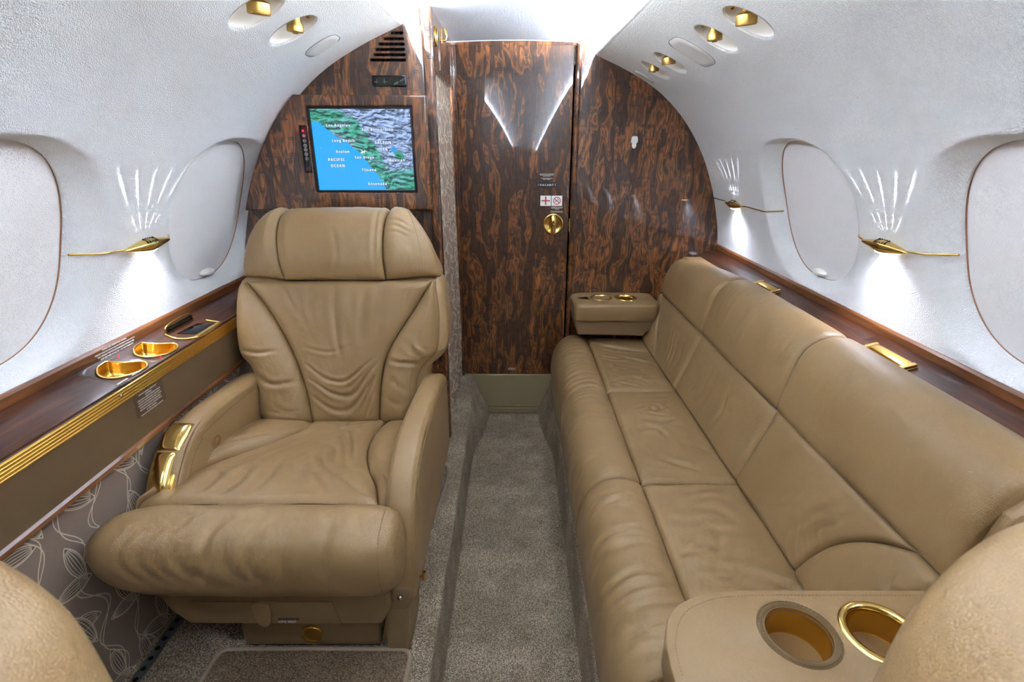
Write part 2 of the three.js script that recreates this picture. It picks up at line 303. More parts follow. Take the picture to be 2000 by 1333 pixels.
// a thin plate with print on its face; right, up: the directions of the writing
function plate(name, w, h, origin, right, up, draw, res, parent, { thick = 0.0006, back = null, emissive = 0, rough = 0.5 } = {}) {
  const tex = canvasTex(Math.round(w * res), Math.round(h * res), draw);
  const mat = back === 'clear' ? std({ color: 0xece8df, alphaMap: tex, transparent: true, roughness: rough }) : std({ map: tex, roughness: rough, ...(emissive ? { emissiveMap: tex, emissive: 0xffffff, emissiveIntensity: emissive, color: 0x111111, map: null } : {}) });
  if (back === 'clear') tex.colorSpace = THREE.NoColorSpace;
  const g = back === 'clear' ? new THREE.PlaneGeometry(w, h) : new THREE.BoxGeometry(w, h, thick);
  g.translate(0, 0, back === 'clear' ? thick : thick / 2);
  return mesh(name, orient(g, origin, right.clone().normalize(), up.clone().normalize()), mat, parent);
}
function textBlock(lines, px, color = '#fff', bg = '#000', align = 'center') {
  return (g, w, h) => { g.fillStyle = bg; g.fillRect(0, 0, w, h); g.fillStyle = color; g.textAlign = align; g.textBaseline = 'middle'; const n = lines.length; lines.forEach((s, i) => { let f = px * h / n; g.font = `bold ${f}px sans-serif`; const m = g.measureText(s).width; if (m > w * 0.96) g.font = `bold ${f * w * 0.96 / m}px sans-serif`; g.fillText(s, w / 2, (i + 0.5) * h / n); }); };
}

// ---------------------------------------------------------------- cabin section
const PROF = [[0.925, 0.70], [0.935, 0.78], [0.938, 0.844], [0.932, 0.91], [0.917, 0.985], [0.881, 1.109], [0.817, 1.256], [0.726, 1.389], [0.640, 1.474], [0.568, 1.526], [0.457, 1.585], [0.346, 1.632]];
const profCurve = new THREE.CatmullRomCurve3(PROF.map(([a, b]) => V(a, b, 0)), false, 'centripetal'); profCurve.arcLengthDivisions = 600;
const SL = profCurve.getLength(), TAB = Array.from({ length: 1201 }, (_, i) => profCurve.getPointAt(i / 1200));
function profAt(s) { const f = clamp(s / SL) * 1200, i = Math.min(1199, Math.floor(f)); return TAB[i].clone().lerp(TAB[i + 1], f - i); }
function sOfY(y) { let a = 0, b = SL; for (let i = 0; i < 40; i++) { const m = (a + b) / 2; profAt(m).y < y ? a = m : b = m; } return a; }
const xOfY = (y) => profAt(sOfY(y)).x;
const sWin = sOfY(1.1), sPSU = sOfY(1.5515);
const WINZ = [-1.62, -0.87, -0.12, 0.63, 1.38, 2.08], WA = 0.2, WB = 0.208, WP = 2.45, FL = 0.08, FLS = 0.034, WD = 0.036;
const sup = (c, s, a, b, p) => Math.pow(Math.pow(Math.abs(c) / a, p) + Math.pow(Math.abs(s) / b, p), -1 / p);
function dent(z, s, holes) {
  for (const o of holes) {
    const dz = z - o.z, ds = s - o.s, r = Math.hypot(dz, ds); if (r > 0.5) continue;
    const c = dz / (r || 1), q = ds / (r || 1), ri = sup(c, q, o.a, o.b, o.p), ro = sup(c, q, o.a + o.f, o.b + (o.fb ?? o.f), o.p);
    if (r >= ro) continue; if (r <= ri) return o.d;
    const t = (ro - r) / (ro - ri), k = o.k; return o.d * (t < k ? t * t / (k * (2 - k)) : (2 * t - k) / (2 - k));
  }
  return 0;
}
function wallPoint(z, s, side, holes = [], extra = 0) {
  const p = profAt(s), e = 0.002, a = profAt(s - e), b = profAt(s + e), t = b.sub(a).normalize(); // inward normal
  const nx = -t.y, ny = t.x, d = -dent(z, s, holes) + extra;
  return V(side * (p.x + nx * d), p.y + ny * d, z);
}
function wallNormal(s, side) { const a = profAt(s - 0.004), b = profAt(s + 0.004), t = b.sub(a).normalize(); return V(-side * t.y, t.x, 0); }
function buildWall(side, z0, z1, winZ, fixtures) {
  const holes = winZ.map((z) => ({ z, s: sWin, a: WA, b: WB, p: WP, f: FL, fb: FLS, d: WD, k: 0.3 })).concat(fixtures.map((f) => ({ z: f.z, s: f.s ?? sPSU, a: f.a, b: f.b, p: f.p ?? 2, f: f.f ?? 0.006, d: 0.003, k: 0.6 })));
  const P = [], Nn = [], U = [], I = [];
  const push = (z, s, extra = 0) => {
    const p = wallPoint(z, s, side, holes, extra), e = 0.0015, dz = wallPoint(z + e, s, side, holes).sub(wallPoint(z - e, s, side, holes)), ds = wallPoint(z, s + e, side, holes).sub(wallPoint(z, s - e, side, holes));
    const n = dz.cross(ds).normalize(); if (n.dot(wallNormal(s, side)) < 0) n.negate();
    P.push(p.x, p.y, p.z); Nn.push(n.x, n.y, n.z); U.push(z, s); return P.length / 3 - 1;
  };
  const tri = (a, b, c) => side > 0 ? I.push(a, b, c) : I.push(a, c, b);
  const plain = (za, zb, sa, sb) => {
    if (zb - za < 1e-6) return; const ns = Math.max(2, Math.ceil((sb - sa) / 0.012)), nz = Math.max(1, Math.ceil((zb - za) / 0.15)), ids = [];
    for (let j = 0; j <= ns; j++) { const row = []; for (let i = 0; i <= nz; i++) row.push(push(lerp(za, zb, i / nz), lerp(sa, sb, j / ns))); ids.push(row); }
    for (let j = 0; j < ns; j++) for (let i = 0; i < nz; i++) { tri(ids[j][i], ids[j][i + 1], ids[j + 1][i]); tri(ids[j][i + 1], ids[j + 1][i + 1], ids[j + 1][i]); }
  };
  const tile = (o, hz0, hz1, hs0, hs1, nA, nF) => {
    const ang = []; for (let i = 0; i < nA; i++) ang.push(i / nA * Math.PI * 2);
    for (const [a, b] of [[hz1, hs1], [-hz0, hs1], [-hz0, -hs0], [hz1, -hs0]]) { let t = Math.atan2(b, a); if (t < 0) t += Math.PI * 2; ang.push(t); }
    ang.sort((a, b) => a - b);
    const rows = ang.map((t) => {
      const c = Math.cos(t), s = Math.sin(t), ri = sup(c, s, o.a, o.b, o.p), ro = sup(c, s, o.a + o.f, o.b + (o.fb ?? o.f), o.p);
      const rr = Math.min(c > 1e-9 ? hz1 / c : c < -1e-9 ? -hz0 / c : 1e9, s > 1e-9 ? hs1 / s : s < -1e-9 ? -hs0 / s : 1e9), row = [];
      row.push(push(o.z + c * ri * 1.004, o.s + s * ri * 1.004, -0.02)); // the edge turns outward
      for (let k = 0; k <= nF; k++) { const r = lerp(ri, ro, k / nF); row.push(push(o.z + c * r, o.s + s * r)); }
      for (let k = 1; k <= 5; k++) { const r = lerp(ro, Math.max(rr, ro), k / 5); row.push(push(o.z + c * r, o.s + s * r)); }
      return row;
    });
    for (let i = 0; i < rows.length; i++) { const A = rows[i], B = rows[(i + 1) % rows.length]; for (let k = 0; k < A.length - 1; k++) { tri(A[k], A[k + 1], B[k]); tri(A[k + 1], B[k + 1], B[k]); } }
  };
  const sA = sOfY(0.80), sB = sWin + WB + FLS + 0.03, sC = sPSU - 0.085, sD = sPSU + 0.085, hw = WA + FL + 0.02;
  let z = z0; for (const w of [...winZ].sort((a, b) => a - b)) { const a = Math.max(z, w - hw); plain(z, a, sA, sB); const o = holes.find((h) => h.z === w && h.s === sWin); tile(o, w - a, hw, sWin - sA, sB - sWin, 128, 16); z = w + hw; }
  plain(z, z1, sA, sB); plain(z0, z1, sB, sC);
  z = z0; for (const f of [...fixtures].sort((a, b) => a.z - b.z)) { const half = f.half ?? 0.085; plain(z, f.z - half, sC, sD); const o = holes.find((h) => h.z === f.z && h.a === f.a && h.s === (f.s ?? sPSU)); tile(o, half, half, (f.s ?? sPSU) - sC, sD - (f.s ?? sPSU), 64, 6); z = f.z + half; }
  plain(z, z1, sC, sD); plain(z0, z1, sD, SL);
  // rolled lip of the valence and the channel behind it
  const lip = [[0.346, 1.632], [0.340, 1.6345], [0.337, 1.638], [0.3375, 1.642], [0.3415, 1.6445], [0.347, 1.644], [0.36, 1.638], [0.4, 1.618], [0.43, 1.606], [0.446, 1.602]];
  const base = P.length / 3, lp = smooth2(lip, 40), nz = 6;
  lp.forEach(([x, y], k) => { const a = lp[Math.max(0, k - 1)], b = lp[Math.min(lp.length - 1, k + 1)], tx = b[0] - a[0], ty = b[1] - a[1], L = Math.hypot(tx, ty); for (let i = 0; i <= nz; i++) { P.push(side * x, y, lerp(z0, z1, i / nz)); Nn.push(-side * ty / L, tx / L, 0); U.push(lerp(z0, z1, i / nz), SL + k * 0.004); } });
  for (let k = 0; k < lp.length - 1; k++) for (let i = 0; i < nz; i++) { const a = base + k * (nz + 1) + i, b = a + 1, c = a + nz + 1, d = c + 1; tri(a, b, c); tri(b, d, c); }
  const g = new THREE.BufferGeometry(); g.setAttribute('position', new THREE.Float32BufferAttribute(P, 3)); g.setAttribute('normal', new THREE.Float32BufferAttribute(Nn, 3)); g.setAttribute('uv', new THREE.Float32BufferAttribute(U, 2)); g.setIndex(I);
  return { g, holes };
}
const FIX = { right: [
  { z: -1.145, a: 0.056, b: 0.062, kind: 'gasper' }, { z: -1.34, a: 0.055, b: 0.061, kind: 'lamp' }, { z: -1.535, a: 0.055, b: 0.061, kind: 'gasper' },
  { z: -1.96, a: 0.055, b: 0.061, kind: 'lamp' }, { z: -2.155, a: 0.055, b: 0.061, kind: 'gasper' }],
left: [{ z: -1.425, a: 0.055, b: 0.061, kind: 'gasper' }, { z: -1.235, a: 0.055, b: 0.061, kind: 'lamp' }] };
//
FIX.right[0] = { z: -0.72, a: 0.055, b: 0.061, kind: 'gasper' };
const WALL = { 1: buildWall(1, Z_AFT - 0.02, Z_FWD, WINZ, FIX.right), '-1': buildWall(-1, Z_PART - 0.05, Z_FWD, WINZ, FIX.left) };
struct('wall_right', WALL[1].g, M.vinyl); struct('wall_left', WALL['-1'].g, M.vinyl);

// ceiling
const ceilY = (x) => 1.69 - 0.1 * Math.min(x * x, 0.0625) - 0.013 * sstep(0.24, 0.35, Math.abs(x));
{
  const pts = []; for (let i = 0; i <= 30; i++) { const x = lerp(-0.452, 0.452, i / 30); pts.push([x, ceilY(x)]); }
  for (let i = 30; i >= 0; i--) { const x = lerp(-0.452, 0.452, i / 30); pts.push([x, ceilY(x) + 0.02]); }
  struct('ceiling', slabXY(pts, Z_AFT - 0.02, Z_FWD, [], 0), M.ceiling);
}
for (const s of [-1, 1]) {
  const t = mesh('cove_light', box(s > 0 ? 0.43 : -0.445, s > 0 ? 0.445 : -0.43, 1.612, 1.668, Z_AFT, Z_FWD, 0.002), M.glowCove);
  tag(t, s > 0 ? 'long white cove light strip above the panel over the divan' : 'long white cove light strip above the panel over the armchairs', 'light');
}

// windows with closed shades
for (const side of [1, -1]) for (const z of WINZ) {
  const c = wallPoint(z, sWin, side), w = structGroup('window_' + (taken.get('win') + 1 || 1), [c.x, c.y, c.z]); taken.set('win', (taken.get('win') || 0) + 1);
  const nr = 14, na = 96, sh = grid(na, nr, (u, v) => {
    const t = u * Math.PI * 2, cc = Math.cos(t), ss = Math.sin(t), R = sup(cc, ss, WA, WB, WP) * 1.03 * v, zz = z + cc * R, s = sWin + ss * R;
    return { p: wallPoint(zz, s, side, [], -WD - 0.009 + 0.008 * (1 - v * v * v * v)), uv: [zz, s] };
  }, side < 0);
  mesh('shade', sh, M.shade, w);
  const ring = []; for (let i = 0; i < 64; i++) { const t = i / 64 * Math.PI * 2, cc = Math.cos(t), ss = Math.sin(t), R = sup(cc, ss, WA, WB, WP) * 1.012; const p = wallPoint(z + cc * R, sWin + ss * R, side, [], -WD - 0.007); ring.push([p.x, p.y, p.z]); }
  mesh('seal', tube(ring, 0.0035, 128, 6, true), M.gasket, w);
  const bp = wallPoint(z, sWin - WB + 0.016, side, [], -WD + 0.0), tabg = new THREE.SphereGeometry(1, 28, 14); tabg.scale(0.034, 0.0105, 0.016); tabg.rotateY(Math.PI / 2); tabg.rotateZ(side * 0.1); tabg.translate(bp.x, bp.y, bp.z);
  mesh('pull_tab', tabg, M.whitePlastic, w);
}

// floor: raised sides, dropped aisle with carpeted risers, wheel bulges by the door
{
  const inner = (z, side) => { const f = sstep(-1.93, -2.34, z); return lerp(0.176, side < 0 ? 0.119 : 0.127, f); };
  const cross = (z) => {
    const f = sstep(-1.9, -2.34, z), R = [];
    for (const side of [1, -1]) {
      const x0 = inner(z, side), L = [];
      L.push([0, 0]); for (let i = 1; i <= 4; i++) L.push([x0 * 0.24 * i, 0]);
      const xt = x0 + lerp(0.018, 0.1, f), rr = lerp(0.016, 0.06, f);
      for (let i = 0; i <= 4; i++) { const a = i / 4 * Math.PI / 2; L.push([x0 + 0.006 * Math.sin(a) - 0.006 + 0.004, 0.012 * (1 - Math.cos(a))]); }
      for (let i = 1; i <= 5; i++) { const k = i / 6; L.push([lerp(x0 + 0.004, xt - rr * 0.7, Math.pow(k, lerp(1, 1.7, f))), lerp(0.012, FLOOR - rr, k)]); }
      for (let i = 0; i <= 6; i++) { const a = i / 6 * Math.PI / 2; L.push([xt - rr * 0.7 + rr * (1 - Math.cos(a)), FLOOR + lerp(0, 0.015, f) - rr + rr * Math.sin(a)]); }
      L.push([0.42, FLOOR + lerp(0, 0.008, f)]); L.push([0.62, FLOOR]); L.push([0.87, FLOOR]);
      R.push(L);
    }
    return R[1].slice().reverse().map(([x, y]) => [-x, y]).concat(R[0].slice(1));
  };
  const zs = []; for (let z = -2.41; z < -1.85; z += 0.02) zs.push(z); for (let i = 0; i <= 12; i++) zs.push(lerp(-1.85, Z_FWD + 1.0, i / 12));
  const n = cross(-1).length;
  struct('floor', grid(n - 1, zs.length - 1, (u, v, i, j) => {
    const c = cross(zs[j]), [x, y] = c[i]; let L = 0; for (let k = 1; k <= i; k++) L += Math.hypot(c[k][0] - c[k - 1][0], c[k][1] - c[k - 1][1]);
    return { p: V(x, y, zs[j]), uv: [L, zs[j]] };
  }, true), M.carpet);
}

// aft bulkhead right of the door, its jamb, the door and the head above it
const archR = (y0, y1, n = 40, inset = -0.012) => Array.from({ length: n + 1 }, (_, i) => { const y = lerp(y0, y1, i / n); return [xOfY(y) - inset, y]; });
{
  const rim = archR(0.75, 1.63); const top = []; for (let i = 0; i <= 10; i++) { const x = lerp(0.36, 0.262, i / 10); top.push([x, ceilY(x) + 0.008]); }
  const g = slabXY([[0.262, 0.1], [0.95, 0.1], ...rim, ...top], Z_AFT - 0.03, Z_AFT, [], 0.002);
  struct('wall_aft', g, M.burl);
  const jamb = []; for (let k = 0; k <= 12; k++) { const a = k / 12 * Math.PI; jamb.push([0.268 - 0.013 * Math.cos(a), 0.028 * Math.pow(Math.sin(a), 0.7)]); }
  const sh = flatShape([[0.255, -0.02], ...jamb, [0.281, -0.02]]), jg = new THREE.ExtrudeGeometry(sh, { depth: 1.47, bevelEnabled: false, curveSegments: 4 });
  jg.rotateX(-Math.PI / 2); jg.scale(1, 1, -1); jg.translate(0, 0.2, Z_AFT);
  { const p = jg.attributes.position; for (let i = 0; i < p.count; i += 3) { const a = [p.getX(i + 1), p.getY(i + 1), p.getZ(i + 1)]; p.setXYZ(i + 1, p.getX(i + 2), p.getY(i + 2), p.getZ(i + 2)); p.setXYZ(i + 2, ...a); } jg.computeVertexNormals(); }
  struct('trim_1', worldUV(toCreasedNormals(jg, 0.8)), M.burl);
  // strip of head above the door, following the ceiling
  const head = []; for (let i = 0; i <= 20; i++) { const x = lerp(-0.262, 0.262, i / 20); head.push([x, ceilY(x) + 0.008]); }
  struct('wall_door_head', slabXY([[0.262, 1.6], ...head.reverse(), [-0.262, 1.6]], Z_AFT - 0.03, Z_AFT - 0.012, [], 0.001), M.burl);
  // white bead where the ceiling lining meets the head
  const bead = []; for (let i = 0; i <= 20; i++) { const x = lerp(-0.245, 0.3, i / 20); bead.push([x, ceilY(x) - 0.001, Z_AFT + 0.001]); }
  struct('trim_2', tube(bead, 0.0025, 40, 6), M.ceiling);
}
const door = structGroup('door_1', [0.01, 0.222, Z_AFT]);
{
  const x0 = -0.234, x1 = 0.249;
  mesh('panel', slabXY([[x0, 0.216], [x1, 0.216], [x1, 1.672], [x0, 1.672]], Z_AFT - 0.028, Z_AFT + 0.003, [], 0.002), M.burl, door);
  mesh('edge_strip', box(x0 - 0.0035, x0 - 0.0005, 0.222, 1.67, Z_AFT - 0.02, Z_AFT + 0.004, 0.001), M.trimWood, door);
  const kz = Z_AFT + 0.003, kn = new THREE.Group(); kn.name = 'turn_handle'; door.add(kn);
  const dish = lathe([[0.001, 0.004], [0.03, 0.006], [0.038, 0.011], [0.0435, 0.0125], [0.046, 0.008], [0.046, 0]], 48); dish.rotateX(Math.PI / 2); dish.translate(0.181, 0.96, kz); mesh('rose', dish, M.brass, kn);
  const gr = new THREE.ExtrudeGeometry(flatShape(smooth2([[-0.008, 0.037], [0, 0.0405], [0.008, 0.037], [0.0105, 0], [0.008, -0.037], [0, -0.0405], [-0.008, -0.037], [-0.0105, 0]], 40, true)), { depth: 0.014, bevelEnabled: true, bevelSize: 0.004, bevelThickness: 0.006, bevelSegments: 4, bevelOffset: -0.003 }); gr.translate(0.181, 0.96, kz + 0.008);
  mesh('grip', toCreasedNormals(gr, 0.9), M.brass, kn);
  const scr = lathe([[0.0005, 0.004], [0.004, 0.0035], [0.005, 0]], 16); scr.rotateX(Math.PI / 2); scr.translate(0.181, 0.96, kz + 0.027); mesh('screw', scr, M.chrome, kn);
  const vac = mesh('vacancy_indicator', box(0.106, 0.191, 1.119, 1.1395, kz, kz + 0.004, 0.002), M.black, door);
  plate('indicator_text', 0.078, 0.014, V(0.1485, 1.1293, kz + 0.004), V(1, 0, 0), V(0, 1, 0), (g, w, h) => { g.fillStyle = '#111'; g.fillRect(0, 0, w, h); g.fillStyle = '#8b8a86'; g.fillRect(0, h * 0.1, w * 0.05, h * 0.8); g.fillRect(w * 0.95, h * 0.1, w * 0.05, h * 0.8); g.fillStyle = '#dfe3e6'; g.textAlign = 'center'; g.textBaseline = 'middle'; g.font = `bold ${h * 0.86}px sans-serif`; 'VACANT'.split('').forEach((c, i) => g.fillText(c, w * (0.16 + 0.136 * i), h * 0.55)); }, 2600, door);
  plate('first_aid_sign', 0.047, 0.044, V(0.1455, 1.0605, kz), V(1, 0, 0), V(0, 1, 0), (g, w, h) => { g.fillStyle = '#e4e3df'; g.fillRect(0, 0, w, h); g.fillStyle = '#b8242c'; g.fillRect(w * 0.44, h * 0.09, w * 0.12, h * 0.82); g.fillRect(w * 0.1, h * 0.44, w * 0.8, h * 0.12); }, 2600, door);
  plate('no_smoking_sign', 0.047, 0.044, V(0.1955, 1.0605, kz), V(1, 0, 0), V(0, 1, 0), (g, w, h) => {
    g.fillStyle = '#e4e3df'; g.fillRect(0, 0, w, h); g.fillStyle = '#33343a'; g.fillRect(w * 0.3, h * 0.5, w * 0.3, h * 0.07); g.strokeStyle = '#55565c'; g.lineWidth = w * 0.025;
    for (const k of [0, 1]) { g.beginPath(); g.moveTo(w * (0.66 + 0.05 * k), h * 0.5); g.bezierCurveTo(w * (0.66 + 0.05 * k), h * 0.36, w * (0.52 + 0.05 * k), h * 0.4, w * (0.52 + 0.05 * k), h * 0.26); g.stroke(); }
    g.strokeStyle = '#b8242c'; g.lineWidth = w * 0.07; g.beginPath(); g.arc(w * 0.5, h * 0.5, w * 0.32, 0, 7); g.stroke(); g.beginPath(); g.moveTo(w * 0.28, h * 0.28); g.lineTo(w * 0.72, h * 0.72); g.stroke();
  }, 2600, door);
  const txt = (n, w, h, x, y, lines) => plate(n, w, h, V(x, y, kz), V(1, 0, 0), V(0, 1, 0), textBlock(lines, 0.8), 3600, door, { back: 'clear' });
  txt('lettering', 0.07, 0.027, 0.148, 1.163, ['PARA ABRIR SI ESTA TRABADA EMPUJE', 'DESLICE EL PESTILLO LEVANTADO', 'HACIA LA DERECHA', ' ', 'TO OPEN IF LATCH IS JAMMED', 'SLIDE LEVER RIGHT']);
  txt('lettering', 0.068, 0.026, 0.196, 1.022, ['LA PUERTA DEBE ESTAR ABIERTA', 'DURANTE RODAJE, DESPEGUE', 'Y ATERRIZAJE', ' ', 'DOOR MUST BE LATCHED OPEN', 'FOR TAXI, TAKEOFF AND LANDING']);
  txt('lettering', 0.055, 0.013, -0.005, 0.244, ['NO OBSTRUIR', 'DO NOT BLOCK']);
  mesh('latch_bolt', box(0.2475, 0.256, 0.948, 0.968, Z_AFT - 0.012, Z_AFT - 0.004, 0.001), M.chrome, door);
  // padded kick panel under the door
  const k = pillow({ b: [[-0.3, 0.002, Z_AFT + 0.014], [0.3, 0.002, Z_AFT + 0.014]], t: [[-0.3, 0.214, Z_AFT + 0.002], [0.3, 0.214, Z_AFT + 0.002]], out: [0, 0, 1], rad: 0.008, h: 0.004, depth: 0.02, nu: 20, nv: 40, creases: [{ p: [[0, 0.16], [0.5, 0.15], [1, 0.16]], w: 0.003, d: 0.003 }] });
  tag(mesh('kick_panel', k, M.leatherKick), 'olive tan leather kick panel below the lavatory door', 'panel');
}
{ const s = mesh('strike_plate', box(0.2525, 0.2555, 0.925, 0.983, Z_AFT - 0.004, Z_AFT + 0.024, 0.001), M.brassSatin); tag(s, 'flat brass strike plate on the jamb right of the door', 'strike plate'); }
{ const h = thing('wall_hook', [0.52, 1.3, Z_AFT], 'small white plastic adhesive hook on the burl bulkhead', 'hook');
  mesh('back_plate', slabXY(smooth2([[0.507, 1.302], [0.509, 1.326], [0.52, 1.329], [0.531, 1.326], [0.532, 1.302], [0.52, 1.299]], 40, true), Z_AFT, Z_AFT + 0.006, [], 0.001), M.capPlastic, h);
  mesh('pull_strip', slabXY(smooth2([[0.512, 1.3], [0.513, 1.283], [0.52, 1.279], [0.527, 1.283], [0.528, 1.3]], 30, true), Z_AFT, Z_AFT + 0.002, [], 0.0005), M.whitePlastic, h); }

// left partition in front of the closet: slotted panel, post, side header, curtain
{
  const slots = [], sl = [[1.6145, 0.374, 0.334], [1.599, 0.391, 0.333], [1.5845, 0.403, 0.3325], [1.57, 0.41, 0.332], [1.5555, 0.4335 - 0.017, 0.3315], [1.541, 0.428, 0.331]];
  sl.forEach(([y, a, b], k) => { const h = 0.0042; a = [0.374, 0.398, 0.414, 0.424, 0.432, 0.443][k]; slots.push(smoothRect(-a, -b, y - h, y + h, h * 0.98)); });
  const rim = archR(0.2, 1.64, 50).reverse().map(([x, y]) => [-x, y]), top = []; for (let i = 0; i <= 10; i++) { const x = lerp(-0.36, -0.275, i / 10); top.push([x, ceilY(x) + 0.01]); }
  const arch = rim.filter(([, y]) => y > 0.75);
  const p = structGroup('wall_partition', [-0.6, FLOOR, Z_PART]);
  mesh('panel', slabXY([[-0.275, 0.19], ...top.slice().reverse(), ...arch, [-0.95, 0.75], [-0.95, 0.19]], Z_PART - 0.024, Z_PART, slots, 0.001), M.burl, p);
  mesh('vent_backing', box(-0.45, -0.325, 1.53, 1.625, Z_PART - 0.04, Z_PART - 0.034, 0.001), M.black, p);
  for (let k = 0; k < 7; k++) mesh('vent_rib', box(-0.431 + k * 0.0155, -0.429 + k * 0.0155, 1.53, 1.62, Z_PART - 0.034, Z_PART - 0.012, 0.0005), M.dark, p);
  mesh('post', box(-0.279, -0.246, 0.195, 1.71, Z_PART - 0.036, Z_PART + 0.008, 0.009), M.burl, p);
}
{
  const s = structGroup('wall_closet_side', [-0.262, 1.6, -2.1]);
  const g = box(-0.266, -0.248, 1.516, 1.7, Z_AFT + 0.02, Z_PART - 0.034, 0.002); g.userData.vertical = true; mesh('header', worldUV(g), M.burl, s);
  const g2 = box(-0.2495, -0.2455, 1.53, 1.63, Z_AFT + 0.12, Z_PART - 0.16, 0.002); g2.userData.vertical = true; mesh('drop_panel', worldUV(g2), M.burl, s);
  for (const [a, b, c] of [[-0.262, -0.25, 0.012], [-0.251, -0.242, 0.02], [-0.243, -0.2385, 0.012]]) mesh('jamb_moulding', box(a, b, 0.21, 1.672, Z_AFT - 0.01, Z_AFT + c, 0.004), M.burl, s);
  mesh('wall', box(-0.93, -0.9, 0.2, 1.2, Z_AFT, Z_PART - 0.03, 0.002), M.vinyl, s);
}
{ // ring and lever on the closet header
  const r = thing('round_latch', [-0.247, 1.621, -1.895], 'round brass ring latch set in the wood header beside the vent', 'latch');
  const t = new THREE.TorusGeometry(0.021, 0.0035, 12, 40); t.rotateY(Math.PI / 2); t.scale(1, 1.2, 1); t.translate(-0.2465, 1.618, -1.9); mesh('ring', t, M.brassDeep, r);
  const c = lathe([[0.001, 0.003], [0.015, 0.002], [0.019, 0]], 32); c.rotateZ(-Math.PI / 2); c.scale(1, 1.2, 1); c.translate(-0.2475, 1.618, -1.9); mesh('cup', c, M.brass, r);
  const l = thing('lever_hook', [-0.247, 1.645, -2.06], 'small upright brass coat hook on the wood header', 'hook');
  mesh('arm', tube([[-0.247, 1.635, -2.06], [-0.236, 1.632, -2.06], [-0.231, 1.645, -2.06], [-0.232, 1.668, -2.06]], 0.004, 24, 10), M.brass, l);
  mesh('plate', box(-0.248, -0.2445, 1.622, 1.668, -2.072, -2.048, 0.002), M.brass, l);
}
{
  const g = grid(90, 30, (u, v) => { const z = lerp(-2.372, -1.862, u), y = lerp(0.222, 1.53, v), k = 0.35 + 0.65 * (1 - v), x = -0.262 + 0.011 * k * Math.sin(u * 44) + 0.006 * k * Math.sin(u * 19 + 1.3) + 0.004 * noise(u * 9, v * 5); return { p: V(x, y + 0.012 * (1 - v) * Math.sin(u * 44) * 0.5, z), uv: [z * 1.25, y] }; }, true);
  const c = thing('closet_curtain', [-0.262, 0.22, -2.11], 'taupe leaf patterned curtain beside the wooden post', 'curtain'); mesh('cloth', g, M.curtain, c);
  mesh('track', box(-0.272, -0.252, 1.518, 1.528, -2.375, -1.86, 0.002), M.chrome, c);
}
// illuminated sign window and small sensor under the vent
{
  const t = thing('sign_display', [-0.388, 1.467, Z_PART], 'dark smoked sign window with unlit symbols under the vent slots', 'display');
  mesh('bezel', slabXY(smoothRect(-0.441, -0.334, 1.4665, 1.4985, 0.005), Z_PART - 0.002, Z_PART + 0.003, [], 0.001), M.gloss, t);
  plate('symbols', 0.098, 0.026, V(-0.3875, 1.4825, Z_PART + 0.003), V(1, 0, 0), V(0, 1, 0), (g, w, h) => {
    g.fillStyle = '#191c20'; g.fillRect(0, 0, w, h); g.fillStyle = '#4d564a';
    g.fillRect(w * 0.08, h * 0.3, w * 0.025, h * 0.5); g.fillRect(w * 0.02, h * 0.55, w * 0.12, h * 0.14); g.fillRect(w * 0.33, h * 0.25, w * 0.035, h * 0.55); g.fillRect(w * 0.3, h * 0.52, w * 0.15, h * 0.12);
    g.save(); g.translate(w * 0.72, h * 0.75); g.rotate(-0.45); g.fillRect(-w * 0.08, -h * 0.1, w * 0.16, h * 0.2); g.restore(); g.save(); g.translate(w * 0.9, h * 0.42); g.rotate(-0.45); g.fillRect(-w * 0.07, -h * 0.1, w * 0.14, h * 0.2); g.restore();
    g.strokeStyle = '#343a3c'; g.lineWidth = h * 0.05; g.beginPath(); g.ellipse(w * 0.58, h * 0.5, w * 0.02, h * 0.3, 0.3, 0, 7); g.stroke();
  }, 3000, t, { rough: 0.15 });
}
function smoothRect(x0, x1, y0, y1, r) { const o = []; for (const [cx, cy, a0] of [[x1 - r, y1 - r, 0], [x0 + r, y1 - r, 90], [x0 + r, y0 + r, 180], [x1 - r, y0 + r, 270]]) for (let i = 0; i <= 5; i++) { const a = (a0 + i * 18) * Math.PI / 180; o.push([cx + r * Math.cos(a), cy + r * Math.sin(a)]); } return o; }

